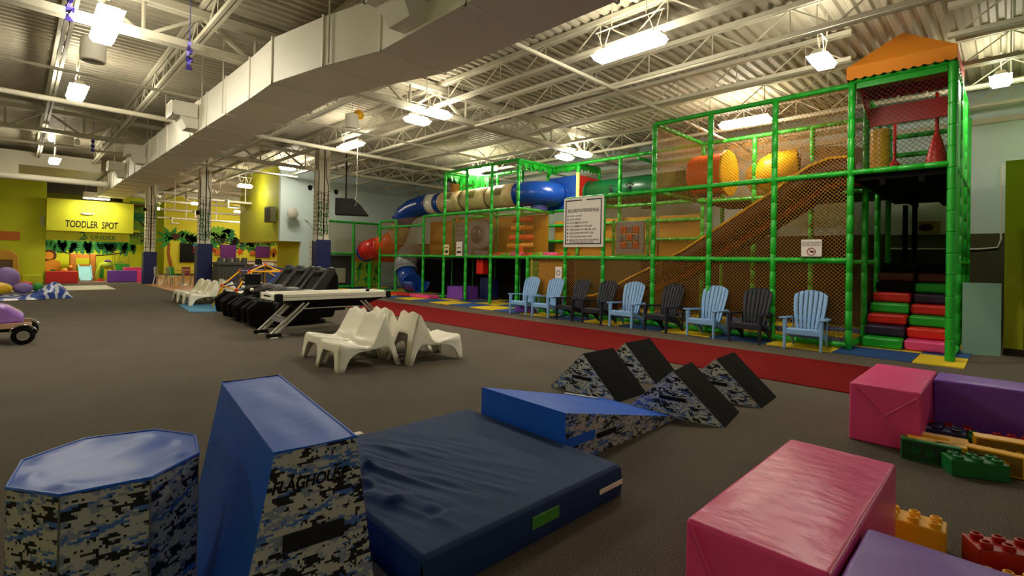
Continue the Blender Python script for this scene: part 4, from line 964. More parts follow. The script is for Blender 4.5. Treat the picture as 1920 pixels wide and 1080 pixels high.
# ------------------------------------------------------------------ massage chairs
def make_massage():
    t = thing('massage_chair', 'm', 'massage chair')
    P = lambda mb, nm, m, **k: part(mb, nm, m, t, local=True, **k)
    # faces -y ; footrest at y -.95
    for s in (-1, 1):
        sd = [(-.62, .05), (.3, .05), (.42, .2), (.48, .55), (.38, .66), (.1, .62), (-.3, .66), (-.52, .56), (-.68, .3)]
        P(MB().prism([(s*.40-.07, y, z) for y, z in sd], (.14, 0, 0)), 'side_shell', LEATHER, bevel=.05, segs=3)
        P(MB().sweep([(s*.40, -.5, .62), (s*.40, -.2, .70), (s*.40, .1, .70), (s*.40, .3, .70)], [.06, .085, .085, .06], 10), 'armrest', mat('grey_trim', '#2e2a26', .4), bevel=0)
        P(MB().prism([(s*.41-.055, y, z) for y, z in [(-1.12, .08), (-.72, .05), (-.6, .3), (-.66, .55), (-.95, .6), (-1.18, .42)]], (.11, 0, 0)), 'calf_wall', LEATHER, bevel=.045, segs=3)
    P(MB().prism([(-.055, y, z) for y, z in [(-1.12, .1), (-.74, .05), (-.62, .3), (-.68, .5), (-.95, .56), (-1.17, .4)]], (.11, 0, 0)), 'calf_wall', LEATHER, bevel=.045, segs=3)
    P(MB().box(-.38, .38, -1.05, -.68, .06, .26), 'foot_well', BLACK, bevel=.05)
    P(MB().box(-.33, .33, -.62, .25, .28, .5), 'seat_cushion', LEATHER, bevel=.06, segs=3)
    for s in (-1, 1):
        P(MB().prism([(s*.34-.07, y, z) for y, z in [(.0, .5), (.2, .42), (.42, .62), (.70, 1.1), (.72, 1.27), (.56, 1.28), (.38, 1.04), (.14, .72)]], (.14, 0, 0)), 'back_wing', mat('brown_grey_shell', '#15110e', .5, .1), bevel=.05, segs=3)
    P(MB().prism([(-.27, y, z) for y, z in [(.05, .48), (.25, .4), (.70, 1.16), (.67, 1.25), (.53, 1.2)]], (.54, 0, 0)), 'backrest', LEATHER, bevel=.06, segs=3)
    P(MB().prism([(-.33, y, z) for y, z in [(.28, .12), (.72, .12), (.84, .5), (.82, 1.05), (.72, 1.24), (.45, .7)]], (.66, 0, 0)), 'rear_shell', DARKV, bevel=.05, segs=3)
    P(MB().box(-.2, .2, .42, .56, 1.0, 1.18), 'head_pillow', LEATHER, bevel=.05, segs=3)
    P(MB().box(-.36, .36, -.5, .5, 0, .1), 'base', BLACK, bevel=.02)
    P(MB().ball((-.40, -.52, .68), .045), 'control_knob', WHITEP)
    return t
mc = make_massage()
ML = ['black massage chair next to the air hockey table', 'black massage chair in the middle of the row of three', 'black massage chair beside the climbing dome with a card reader on its arm']
for i, (y, x) in enumerate(((11.35, 4.5), (12.5, 4.55), (13.65, 4.7))):
    if i == 0: place(mc, (x, y, 0), -math.pi/2); mc['label'] = ML[0]; mc['group'] = 'massage chairs'; m_ = mc
    else: m_ = dup(mc, (x, y, 0), -math.pi/2, ML[i], 'massage chairs')
t = thing('card_reader', 'small black payment box with a white slot on the arm of the end massage chair', 'payment box', (4.1, 13.2, .78))
part(MB().box(3.95, 4.3, 13.1, 13.35, .79, 1.05), 'case', BLACK, t, bevel=.015)
part(MB().box(3.935, 3.952, 13.16, 13.28, .83, .87), 'slot', WHITE, t); part(MB().cyl((3.95, 13.22, .96), (3.937, 13.22, .96), .03, n=12), 'button', ALU, t)

# ------------------------------------------------------------------ climbing dome
import bmesh
b = bmesh.new(); bmesh.ops.create_icosphere(b, subdivisions=2, radius=1.0)
dm = thing('climbing_dome', 'yellow and blue tube climbing dome behind the massage chairs', 'climbing dome', (5.2, 15.5, 0))
ctr = Vector((5.2, 15.5, 0)); Rm = 1.32; jj = 0
ok = lambda v: v.co.z > -.08
pos = lambda v: Vector((ctr.x+v.co.x*Rm, ctr.y+v.co.y*Rm, max(.03, v.co.z*1.24)))
for e in b.edges:
    if ok(e.verts[0]) and ok(e.verts[1]):
        a_, b_ = pos(e.verts[0]), pos(e.verts[1])
        if a_.z < .05 and b_.z < .05: continue
        jj += 1
        part(MB().cyl(a_, b_, .022, n=8), 'strut', (YELLOW, YELLOW, TUBEBLUE, YELLOW, mat('purple_tube', '#3b2a6a', .35))[jj % 5], dm)
for v in b.verts:
    if ok(v) and pos(v).z > .05: part(MB().ball(pos(v), .05, 8, 6), 'hub', TUBERED, dm)
b.free()
solo(MB().box(6.0, 6.9, 17.2, 17.9, 0.0, 1.0), 'drum_bin', mat('blue_bin', '#1d3f86', .4), 'blue plastic bin standing behind the climbing dome', 'bin', bevel=.08, segs=3)
solo(MB().hexa([(3.2, 15.0, 0), (4.0, 14.6, 0), (4.9, 17.0, 0), (3.4, 17.3, 0), (3.2, 15.0, .02), (4.0, 14.6, .02), (4.9, 17.0, .02), (3.4, 17.3, .02)]), 'play_mat', mat('sky_blue_mat', '#3f86b0', .6, .05), 'flat sky blue mat under the far white lounge chairs', 'mat')

# ------------------------------------------------------------------ big foam shapes in front
oc = thing('octagon_block', 'octagonal foam block with blue vinyl top and camouflage sides', 'foam block', (.29, 2.47, 0))
O = [(-.01, 2.39), (.03, 2.66), (.22, 2.80), (.46, 2.74), (.575, 2.545), (.535, 2.305), (.355, 2.165), (.115, 2.205)]
hO = .70
cx, cy = sum(p[0] for p in O)/8, sum(p[1] for p in O)/8
mb = MB(); NR = 14; SUBD = 6
pts = []
for i in range(8):
    a_, b_ = O[i], O[(i+1) % 8]
    for q in range(SUBD): pts.append((a_[0]+(b_[0]-a_[0])*q/SUBD, a_[1]+(b_[1]-a_[1])*q/SUBD))
npt = len(pts); vs = []
for r in range(NR+1):
    f_ = 1-r/NR
    for k, (x, y) in enumerate(pts):
        X_, Y_ = cx+(x-cx)*f_, cy+(y-cy)*f_; e_ = min(1, r/3)
        zz = hO+e_*(.5*(.006*math.sin(X_*19+2*math.sin(Y_*11))+.005*math.sin(Y_*27-X_*13)+.006*math.sin((X_+Y_)*9))+.010*math.exp(-((f_-.82)/.08)**2)*max(0, math.sin(4*math.atan2(Y_-cy, X_-cx)*2+.6)))
        vs.append((cx+(x-cx)*f_, cy+(y-cy)*f_, zz))
vs = vs[:NR*npt]+[(cx, cy, hO+.004)]
fs = [(r*npt+k, (r+1)*npt+k, (r+1)*npt+(k+1) % npt, r*npt+(k+1) % npt) for r in range(NR-1) for k in range(npt)] + [((NR-1)*npt+k, NR*npt, (NR-1)*npt+(k+1) % npt) for k in range(npt)]
mb.add(vs, fs)
part(mb, 'top_cover', BLUEV, oc, sharp=60)
mb = MB()
for i in range(8):
    a_, b_ = O[i], O[(i+1) % 8]
    mb.quad((b_[0], b_[1], 0), (a_[0], a_[1], 0), (a_[0], a_[1], hO-.004), (b_[0], b_[1], hO-.004))
part(mb, 'side_cover', CAMO, oc, uv=True, smooth=False)
part(MB().poly([(x, y, 0) for x, y in O]), 'underside', DARKV, oc, smooth=False)
part(MB().sweep([(x, y, hO-.001) for x, y in O], .006, 6, closed=True), 'piping', BLUEV, oc)
for a_ in (O[6], O[5], O[7]): part(MB().cyl((a_[0], a_[1], 0), (a_[0], a_[1], hO), .003, n=5), 'corner_seam', mat('seam_grey', '#6a665c', .7), oc)
# trapezoid vault block
vt = thing('vault_block', 'tall tapered foam vault block in blue vinyl with camouflage ends', 'foam block', (.88, 2.4, 0))
hV = .80; T_ = [(.811, 3.05), (.661, 1.835), (.954, 1.80), (1.104, 3.026)]
A = [Vector((T_[0][0]-.145, T_[0][1]+.012, 0)), Vector((T_[1][0]-.145, T_[1][1]+.0173, 0)), Vector((T_[2][0]+.115, T_[2][1]-.0137, 0)), Vector((T_[3][0]+.115, T_[3][1]-.0094, 0))]
Bv = [Vector((x, y, hV)) for x, y in T_]
def sheet(p00, p10, p11, p01, bul, nrm, nu=14, nv=14, seed=0):
    def fn(u, v):
        p = (p00*(1-u)+p10*u)*(1-v)+(p01*(1-u)+p11*u)*v
        e = 16*u*(1-u)*v*(1-v)
        w = math.sin(u*9+seed+3*v)*math.sin(v*7+seed*2)*.004
        return p+nrm*(bul*e+w*min(1, e*3))
    return MB().grid(fn, nu, nv)
part(sheet(Bv[1], Bv[2], Bv[3], Bv[0], .008, Vector((0, 0, 1))), 'top_cover', BLUEV, vt)
part(sheet(A[0], A[1], Bv[1], Bv[0], -.02, Vector((-1, 0, .2)), 14, 14, 2), 'side_cover', BLUEV, vt, 'blue vinyl side')
part(sheet(A[2], A[3], Bv[3], Bv[2], .01, Vector((1, 0, .2)), 10, 10, 4), 'side_cover', BLUEV, vt, 'blue vinyl side')
e1 = part(MB().quad(A[1], A[2], Bv[2], Bv[1]), 'end_panel', CAMO, vt, 'camouflage end', uv=True, smooth=False)
part(MB().quad(A[3], A[0], Bv[0], Bv[3]), 'end_panel', CAMO, vt, 'camouflage end', uv=True, smooth=False)
part(MB().poly([A[0], A[3], A[2], A[1]]), 'underside', DARKV, vt, smooth=False)
part(MB().sweep([Bv[0], Bv[1], Bv[2], Bv[3]], .006, 6, closed=True), 'piping', BLUEV, vt)
ex = (A[2]-A[1]).normalized(); en = Vector((ex.y, -ex.x, 0)); en = en if en.y < 0 else -en
mid = (A[1]+A[2])/2
part(MB().text('FLAGHOUSE', .060, mid+en*.003+Vector((0, 0, .655))-ex*.008, ex, (0, 0, 1), 0, .03, .25, 'CENTER', .80), 'lettering', BLACK, e1, smooth=False)
hn = MB().box(-.11, .11, -.004, .012, .435, .50)
M_ = Matrix(((ex.x, en.x, 0, mid.x+ex.x*.01), (ex.y, en.y, 0, mid.y+ex.y*.01), (0, 0, 1, 0), (0, 0, 0, 1)))
hn.v = [M_ @ p for p in hn.v]
part(hn, 'handle_strap', mat('black_webbing', '#0a0a0b', .8, .2), e1, bevel=.005)
# navy crash mat
cm = thing('crash_mat', 'large navy cloth covered crash mat with a creased top and green and white straps', 'mat', (2.0, 2.5, 0))
hM = .20; C_ = [Vector((1.27, 1.79, 0)), Vector((2.79, 1.765, 0)), Vector((2.83, 3.345, 0)), Vector((1.31, 3.37, 0))]
def crease(u, v):
    # u along the long edge, v across; diagonal pulled folds gathering to one side
    s = 0
    for k, (a_, ph, w, am) in enumerate([(1.6, .2, 15, .020), (2.6, 1.4, 23, .014), (.9, 2.6, 11, .018), (3.4, .7, 31, .010)]):
        t = v*w + a_*u*w + ph + .8*math.sin(u*3+k)
        s += am*(max(0, math.sin(t))**3) * max(.12, 1-1.15*u)**1.3 * (.25+min(1, 4*v*(1-v)))
    g = math.exp(-((u-.13-.05*math.sin(v*11))/.05)**2)*.04*(.5+.5*math.sin(v*23+1.3*math.sin(v*40)))
    e = min(1, 30*u*(1-u)*v*(1-v))
    return (s+g)*e
def mtop(u, v):
    p = (C_[0]*(1-u)+C_[1]*u)*(1-v)+(C_[3]*(1-u)+C_[2]*u)*v
    r = min(u, 1-u, v, 1-v)*1.55; rd = .02
    dz = -(rd-math.sqrt(max(0, rd*rd-(rd-min(r, rd))**2))) if r < rd else 0
    return Vector((p.x, p.y, hM+dz+crease(u, v)))
part(MB().grid(mtop, 110, 110), 'top_cover', NAVY, cm, sharp=80)
mb = MB()
for i in range(4):
    a_, b_ = C_[i], C_[(i+1) % 4]; d = (b_-a_).normalized(); o_ = Vector((d.y, -d.x, 0))
    mb.grid(lambda u, v: a_*(1-u)+b_*u+Vector((0, 0, v*(hM-.02)))+o_*(.014*math.sin(math.pi*v)*(1 if v < 1 else 0)+.004*math.sin(u*17)*math.sin(math.pi*v)), 30, 5)
part(mb, 'side_cover', NAVY, cm, sharp=60)
part(MB().poly([C_[3], C_[2], C_[1], C_[0]]), 'underside', DARKV, cm, smooth=False)
def strap(u0, u1, z0, z1, m, lab, i=0):
    a_, b_ = C_[i], C_[(i+1) % 4]; d = (b_-a_).normalized(); o_ = Vector((d.y, -d.x, 0))
    P0 = a_+(b_-a_)*u0+o_*.022; P1 = a_+(b_-a_)*u1+o_*.022
    part(MB().hexa([P0+Vector((0, 0, z0)), P1+Vector((0, 0, z0)), P1-o_*.006+Vector((0, 0, z0)), P0-o_*.006+Vector((0, 0, z0)), P0+Vector((0, 0, z1)), P1+Vector((0, 0, z1)), P1-o_*.006+Vector((0, 0, z1)), P0-o_*.006+Vector((0, 0, z1))]), 'strap', m, cm, lab, bevel=.002)
strap(.445, .585, .085, .15, mat('green_strap', '#3f8f2c', .6), 'green strap')
strap(.835, .995, .085, .115, mat('white_strap', '#e6e0cf', .6), 'white strap')
part(MB().hexa([(1.66, 3.36, .19), (1.84, 3.36, .19), (1.84, 3.42, .19), (1.66, 3.42, .19), (1.66, 3.36, .205), (1.84, 3.36, .205), (1.84, 3.42, .205), (1.66, 3.42, .205)]), 'strap', MATS['white_strap'], cm, 'white strap')
# wedge
wd = thing('wedge_block', 'low blue vinyl wedge block with camouflage sides leading to the black wedges', 'foam block', (3.7, 2.75, 0))
wx0, wx1, wy0, wy1, wh = 2.86, 4.52, 2.28, 3.24, .395
q = [Vector(p) for p in ((wx0, wy0, 0), (wx1, wy0-.02, 0), (wx1, wy1-.12, 0), (wx0+.03, wy1, 0), (wx0, wy0, wh), (wx1, wy0-.02, .035), (wx1, wy1-.12, .035), (wx0+.03, wy1, wh))]
part(sheet(q[4], q[5], q[6], q[7], .008, Vector((0, 0, 1))), 'top_cover', BLUEV, wd)
part(MB().quad(q[3], q[0], q[4], q[7]), 'end_panel', BLUEV, wd, 'blue high end', smooth=False)
s1 = part(MB().quad(q[0], q[1], q[5], q[4]), 'side_panel', CAMO, wd, 'camouflage side', uv=True, smooth=False)
part(MB().quad(q[2], q[3], q[7], q[6]), 'side_panel', CAMO, wd, 'camouflage side', uv=True, smooth=False)
part(MB().quad(q[1], q[2], q[6], q[5]), 'toe', BLUEV, wd, smooth=False); part(MB().poly([q[0], q[3], q[2], q[1]]), 'underside', DARKV, wd, smooth=False)
part(MB().hexa([(2.855, 2.274, .13), (3.22, 2.272, .13), (3.22, 2.283, .13), (2.855, 2.283, .13), (2.855, 2.274, .2), (3.22, 2.272, .2), (3.22, 2.283, .2), (2.855, 2.283, .2)]), 'closure_flap', BLUEV, s1)
part(MB().box(3.25, 3.5, 2.262, 2.282, .12, .16), 'handle_strap', BLACK, s1)
part(MB().bar((3.95, 3.16, .17), (4.25, 2.98, .105), .05, .012), 'label_tape', mat('pale_tape', '#b8bcc8', .4), wd)
# four black triangular blocks
TR = [(4.57, 3.42, .465, .46, .62, 0, 'black topped triangular foam block next to the wedge tip, camouflage end with a handle'), (5.62, 3.53, .455, .46, .64, 0, 'black topped triangular foam block touching the red runner, behind the others'),
      (4.56, 2.315, .485, .45, .62, 9, ''), (5.52, 2.30, .475, .45, .64, 4, 'black topped triangular foam block at the runner edge, behind the one with the dark handle')]
TR[2] = TR[2][:6]+('black topped triangular foam block between the wedge tip and the end-on pink bar',)
for k, (x, yc, hb, h, L, ang, lab) in enumerate(TR):
    t = thing('triangle_block', lab, 'foam block', (x+L/2, yc, 0), 0, 'triangular foam blocks')
    Rz = Matrix.Translation((x, yc, 0)) @ Matrix.Rotation(math.radians(ang), 4, 'Z')
    tf = lambda p: Rz @ Vector(p)
    e0 = [tf((0, hb, 0)), tf((0, -hb, 0)), tf((0, 0, h))]; e1_ = [tf((L, hb, 0)), tf((L, -hb, 0)), tf((L, 0, h))]
    ep = part(MB().poly([e0[0], e0[1], e0[2]]), 'end_panel', mat_camo('camo_blue', .011, '#c6c4c2', '#8b9cc4', '#4a70b0') if 'camo_blue' not in MATS else MATS['camo_blue'], t, 'camouflage end', uv=True, smooth=False)
    part(MB().poly([e1_[1], e1_[0], e1_[2]]), 'end_panel', MATS['camo_blue'], t, 'camouflage end', uv=True, smooth=False)
    dn = Vector((0, -1, .9)).normalized()
    part(sheet(e0[1], e1_[1], e1_[2], e0[2], .012, dn, 10, 10, k), 'slope_cover', DARKV, t)
    part(sheet(e1_[0], e0[0], e0[2], e1_[2], .012, Vector((0, 1, .9)).normalized(), 10, 10, k+3), 'slope_cover', DARKV, t)
    part(MB().poly([e0[0], e1_[0], e1_[1], e0[1]]), 'underside', DARKV, t, smooth=False)
    part(MB().sweep([p+Vector((-.001, 0, 0)) for p in e0], .004, 5, closed=True), 'piping', mat('grey_piping', '#8a8780', .6), t)
    hs = MB().box(-.018, 0, -.13, .13, .17, .205); hs.v = [Rz @ p for p in hs.v]
    part(hs, 'handle_strap', BLACK, ep, bevel=.004)
# pink and purple foam bars
def foam_bar(x0, x1, y0, y1, h, m, lab, fold=None):
    t = thing('foam_bar', lab, 'foam block', ((x0+x1)/2, (y0+y1)/2, 0), 0, 'pink and purple foam bars')
    V = Vector; P = [V((x0, y0, 0)), V((x1, y0, 0)), V((x1, y1, 0)), V((x0, y1, 0)), V((x0, y0, h)), V((x1, y0, h)), V((x1, y1, h)), V((x0, y1, h))]
    mb = MB()
    for (a_, b_, c_, d_, n_) in ((4, 5, 6, 7, (0, 0, 1)), (0, 1, 5, 4, (0, -1, 0)), (1, 2, 6, 5, (1, 0, 0)), (2, 3, 7, 6, (0, 1, 0)), (3, 0, 4, 7, (-1, 0, 0)), (3, 2, 1, 0, (0, 0, -1))):
        s_ = sheet(P[a_], P[b_], P[c_], P[d_], .012 if n_[2] >= 0 else 0, V(n_), 18, 18, a_); mb.add(s_.v, s_.f)
    part(mb, 'cover', m, t, merge=True, bevel=.018, segs=3)
    if fold:
        f = MB()
        for a_, b_ in fold: f.cyl(a_, b_, .007, n=6)
        part(f, 'fold_seam', m, t)
    return t
foam_bar(1.885, 3.205, .40, .895, .5, PINK, 'large glossy pink foam bar lying in front of the loose bricks', [((1.872, .86, .48), (1.868, .62, .0)), ((1.872, .43, .47), (1.868, .62, .24))])
foam_bar(5.19, 6.44, .495, .985, .495, PINK, 'pink foam bar end-on beside the purple bar and the red runner', [((5.176, .96, .47), (5.172, .53, .03)), ((5.176, .52, .45), (5.172, .73, .26))])
foam_bar(1.88, 2.37, -.93, .385, .49, PURPLE, 'purple foam bar butted against the large glossy pink bar')
foam_bar(5.98, 6.44, -.85, .485, .49, PURPLE, 'purple foam bar butted against the end-on pink bar, behind the loose bricks')
# ------------------------------------------------------------------ big foam bricks
def brick(L, Wd_, Hh, nx, ny, m, lab, M, holes=False):
    t = thing('toy_brick', lab, 'toy brick', M.to_translation(), 0, 'big toy bricks'); TL = M
    X = MB().box(-L/2, L/2, -Wd_/2, Wd_/2, 0, Hh); X.v = [TL @ p for p in X.v]
    bd_ = part(X, 'body', m, t, bevel=.008)
    p = L/nx; r = p*.29
    for i in range(nx):
        for j in range(ny):
            c = ((i+.5)*p-L/2, (j+.5)*(Wd_/ny)-Wd_/2, Hh)
            sm_ = MB().lathe([(r, 0), (r, .022), (r*.8, .026), (r*.62, .026), (r*.62, .004), (0, .004)], c, 14); sm_.v = [TL @ q_ for q_ in sm_.v]
            part(sm_, 'stud', m, t)
    if holes:
        u_ = MB().box(-L/2+.012, L/2-.012, -Wd_/2+.012, Wd_/2-.012, -.002, .004); u_.v = [TL @ p_ for p_ in u_.v]
        part(u_, 'hollow_base_shade', mat('brick_shaded_'+m.name, tuple([x*.25 for x in lin({'yellow_plastic': '#f0b010', 'brick_green': '#0f6a2c', 'brick_red': '#a81410'}.get(m.name, '#333333'))[:3]])+(1,), .7), t)  # brick colour darkened to stand for shade inside the hollow
        for i in range(nx-1):
            k_ = MB().lathe([(r*.95, -.004), (r*.95, .0), (r*.7, .0), (r*.7, -.004)], ((i+1)*p-L/2, 0, 0), 12); k_.v = [TL @ q_ for q_ in k_.v]
            part(k_, 'inner_tube', m, t)
BG = mat('brick_green', '#0f6a2c', .4, .08); BR = mat('brick_red', '#a81410', .4, .08); BB = mat('brick_blue', '#14235e', .4, .08)
def TM(x, y, z, rz=0, rx=0, ry=0): return Matrix.Translation((x, y, z)) @ Matrix.Rotation(math.radians(rz), 4, 'Z') @ Matrix.Rotation(math.radians(ry), 4, 'Y') @ Matrix.Rotation(math.radians(rx), 4, 'X')
# on their sides: the studded top points along the local axis after an rx turn of 90 degrees
brick(.36, .16, .10, 4, 2, BG, 'green toy brick on its side with its hollow base showing, next to the pink bar', TM(5.0, .42, .08, -84, -90), True)
brick(.36, .16, .11, 4, 2, YELLOW, 'yellow toy brick on its side behind the green hollow one', TM(5.16, .40, .08, -84, 90))
brick(.36, .16, .10, 4, 2, YELLOW, 'yellow toy brick on its side, second layer from the green hollow one', TM(5.33, .40, .08, -84, 90))
brick(.42, .16, .10, 4, 2, YELLOW, 'yellow toy brick on its side leaning past the green lump, its studs showing', TM(5.14, .12, .08, -92, -90), True)
brick(.34, .16, .12, 3, 2, BG, 'green toy brick lying flat, tipped against the yellow one', TM(4.98, .17, .0, -64, 0))
brick(.34, .18, .10, 4, 2, YELLOW, 'yellow toy brick tipped up showing its round holes', TM(5.45, .02, .09, -80, -84), True)
brick(.34, .16, .12, 3, 2, BG, 'green toy brick standing between the yellow bricks and the purple bar', TM(5.62, .28, .0, -60, 0))
brick(.34, .16, .12, 3, 2, BR, 'red toy brick lying flat close to the purple bar', TM(5.80, .36, .0, -85, 0))
brick(.36, .20, .14, 4, 2, BR, 'red toy brick in the shadow at the end of the pile', TM(5.72, -.08, .0, -70, 0))
brick(.36, .18, .16, 3, 2, BB, 'dark blue toy brick in the shadow beside the end-on pink bar', TM(5.55, .42, .0, -88, 0))
brick(.36, .16, .15, 4, 2, YELLOW, 'yellow toy brick with studs up between the pink bar and the purple bar', TM(3.46, .40, .0, -88, 0))
brick(.36, .16, .14, 4, 2, BR, 'red toy brick lying past the end of the low purple bar', TM(3.5, -.03, .0, -62, 0))
brick(.30, .16, .06, 4, 2, YELLOW, 'thin yellow toy brick leaning in front of the red one', TM(3.24, -.06, .03, -62, 0))
brick(.30, .16, .16, 3, 2, YELLOW, 'yellow toy brick cut off at the picture edge', TM(4.35, -.26, .0, -60, 0))
# ------------------------------------------------------------------ columns with pads
def column(x, y, w, ph, name_lab, pad_lab, letters, n_pads=1):
    c = struct(MB().box(x-w/2, x+w/2, y-w/2, y-w/2+.03, 0, DZ).box(x-w/2, x+w/2, y+w/2-.03, y+w/2, 0, DZ).box(x-.02, x+.02, y-w/2, y+w/2, 0, DZ).box(x-w/2, x-w/2+.02, y-w/2, y+w/2, 0, DZ-.9), 'column', mat('column_white', '#e6dec8', .6, .05, 3))
    c['label'] = name_lab
    p = w/2+.07
    solo(MB().box(x-p, x+p, y-p, y-p+.06, .01, ph).box(x-p, x-p+.06, y-p+.06, y+p, .01, ph-.06).box(x+p-.06, x+p, y-p+.06, y+p, .01, ph).box(x-p+.06, x+p-.06, y+p-.06, y+p, .01, ph), 'column_pad', BLUEV2, pad_lab, 'pad', bevel=.012)
    q = w/2+.01
    cab = MB(); random.seed(int(x*10))
    for k in range(11):
        z = ph+.25+k*(3.9-ph)/11; d = random.uniform(-.08, .08)
        cab.sweep([(x-q, y+q, z), (x-q, y, z-.04), (x-q, y-q, z+d), (x, y-q, z-.05+d), (x+q, y-q, z)], .009, 5)
    for k in range(4):
        cab.sweep([(x-q+.12*k, y-q, 3.9), (x-q+.1*k+.03, y-q-.01, 3.2), (x-q+.12*k, y-q, ph+.2)], .008, 5)
    cab.sweep([(x+.06, y-q, 5.2), (x+.07, y-q, 4.5), (x+.16, y-q, 4.2), (x+.16, y-q, 3.2)], .012, 5)
    part(cab, 'cable', mat('dark_cable', '#3a3226', .6), c)
    if letters:
        L = MB()
        for i, ch in enumerate('CHARGING'): L.text(ch, .2, (x-.12, y-q-.008, ph+1.3-.165*i), (1, 0, 0), (0, 0, 1), 0, .018)
        for i, ch in enumerate('STATION'): L.text(ch, .2, (x+.1, y-q-.008, ph+1.24-.165*i), (1, 0, 0), (0, 0, 1), 0, .018)
        part(L, 'lettering', INKG, c, smooth=False)
    return c
c1 = column(8.15, 18.45, .42, 2.15, 'cream steel column wrapped in cables with CHARGING STATION lettering, nearer one', 'blue vinyl pad round the foot of the lettered column behind the massage chairs', True)
column(5.75, 24.75, .42, 1.98, 'cream steel column with CHARGING STATION lettering at the cafe entrance', 'blue vinyl pad round the column at the cafe entrance', True)
column(4.72, 30.5, .40, 1.6, 'cream steel column beside the toddler corner', 'dark blue vinyl pad round the column beside the toddler corner', False)
pp = MB()
for i in range(5): pp.box(7.83, 7.85, 18.52, 18.74, .95+.23*i, 1.16+.23*i)
solo(pp, 'paper_notes', mat('paper_white', '#e2ddd0', .7, .1), 'strip of paper notes pinned down the side of the lettered column', 'notes')
for (x, y, z, lab) in [(7.6, 18.2, 3.95, 'small black floodlight clamped to the near lettered column, carpet side'), (8.55, 18.1, 3.9, 'small black floodlight clamped to the near lettered column, wall side'), (5.45, 24.5, 3.2, 'small black floodlight clamped to the cafe entrance column'), (4.45, 30.3, 3.6, 'small black floodlight clamped to the column by the toddler corner')]:
    t = thing('floodlight', lab, 'floodlight', (x, y, z)); s_ = .12
    part(MB().lathe([(.05, 0), (.07, .06), (.08, .16), (.05, .18)], (x, y, z), 12), 'lamp_head', BLACK, t); part(MB().bar((x, y, z+.12), (x+(.3 if x < 8 else -.25), y+.15, z+.1), .03, .03), 'bracket', CREAM, t)
# hanging black screen beside the first column
t = thing('hanging_screen', 'black angled screen box hung on a pole beside the lettered column', 'screen', (8.75, 18.3, 3.2))
part(MB().prism([(8.45, 17.95, 3.12), (9.55, 17.4, 3.12), (9.3, 17.55, 3.5), (9.05, 17.68, 3.75), (8.45, 17.95, 3.75)], (.25, .45, 0)), 'case', BLACK, t, bevel=.02)
part(MB().cyl((8.9, 18.0, 3.74), (8.9, 18.0, DZ), .028, n=8), 'pole', BLACK, t)
# wall fan and box speaker on the white wall end
t = thing('wall_fan', 'white round fan on the corner of the white wall beside the box speaker', 'fan', (8.75, 23.1, 3.3))
part(MB().lathe([(.0, 0), (.24, .0), (.25, .06), (.2, .1), (0, .12)], (8.8, 22.95, 3.45), 20, 0, Matrix.Rotation(math.radians(90), 4, 'X')), 'cage', mat('fan_grey', '#b9b6a8', .5), t)
part(MB().cyl((8.8, 22.9, 3.45), (8.8, 23.3, 3.4), .03), 'bracket', CREAM, t)
t = thing('box_speaker', 'grey box cabinet hung high on the olive wall side', 'speaker', (8.3, 23.8, 3.0)); part(MB().box(8.05, 8.34, 23.6, 24.3, 3.05, 3.75), 'case', mat('speaker_brown', '#5c5a34', .6), t, bevel=.02); part(MB().box(8.03, 8.05, 23.5, 24.2, 3.12, 3.68), 'front_grille', mat('grille_brown', '#3d3b24', .8), t); part(MB().box(8.34, 8.385, 23.7, 24.1, 3.3, 3.5), 'bracket', BLACK, t)
solo(MB().cyl((9.55, 23.2, 3.25), (9.55, 23.3, 3.25), .05).bar((9.55, 23.22, 3.25), (10.1, 23.24, 2.6), .02, .02), 'wall_light', WHITE, 'small white fitting on the pale blue wall with a slanting cable', 'light')
# hooks: thin hanging wire with a hook end
solo(MB().sweep([(6.95, 13.4, 4.7), (6.95, 13.4, 3.3), (6.9, 13.4, 3.2), (6.96, 13.4, 3.1), (6.9, 13.4, 3.0)], .005, 5).cyl((6.95, 13.4, 4.7), (6.95, 13.4, 5.66), .006, n=4), 'hanging_wire', CREAM, 'thin wire with a curled end hanging by the lamp with the yellow ball', 'wire')

# ------------------------------------------------------------------ castle play counter and cafe
k = thing('castle_counter', 'grey toy castle counter with battlements at the cafe entrance', 'play castle', (6.9, 24.2, 0))
def cpart(mb, n, m=GREYST, **kw): return part(mb, n, m, k, **kw)
cpart(MB().box(6.05, 7.1, 23.6, 24.5, 0, 1.1), 'tower_wall', bevel=.03)
bk = MB()
for r in range(6):
    for c in range(5):
        x = 6.08+.21*c+(.1 if r % 2 else 0)
        bk.box(x, min(x+.19, 7.09), 23.575, 23.6, .1+.15*r, .23+.15*r); yy = 23.62+.18*c; bk.box(6.03, 6.05, yy, yy+.16, .1+.15*r, .23+.15*r)
cpart(bk, 'brick_relief')
for x in (6.02, 6.33, 6.64, 6.95): cpart(MB().box(x, x+.2, 23.55, 23.72, 1.18, 1.4), 'battlement', bevel=.02)
cpart(MB().box(6.0, 7.15, 23.53, 24.55, 1.08, 1.2), 'cornice', bevel=.02)
cpart(MB().box(7.1, 8.3, 23.8, 24.6, 0, .95), 'low_wall', bevel=.03); cpart(MB().box(7.08, 8.35, 23.75, 24.65, .95, 1.02), 'worktop', mat('stone_dark', '#3a3834', .6), bevel=.01)
cpart(MB().box(7.3, 7.34, 23.79, 23.8, .1, .85).box(7.9, 7.94, 23.79, 23.8, .1, .85), 'joint', BLACK)
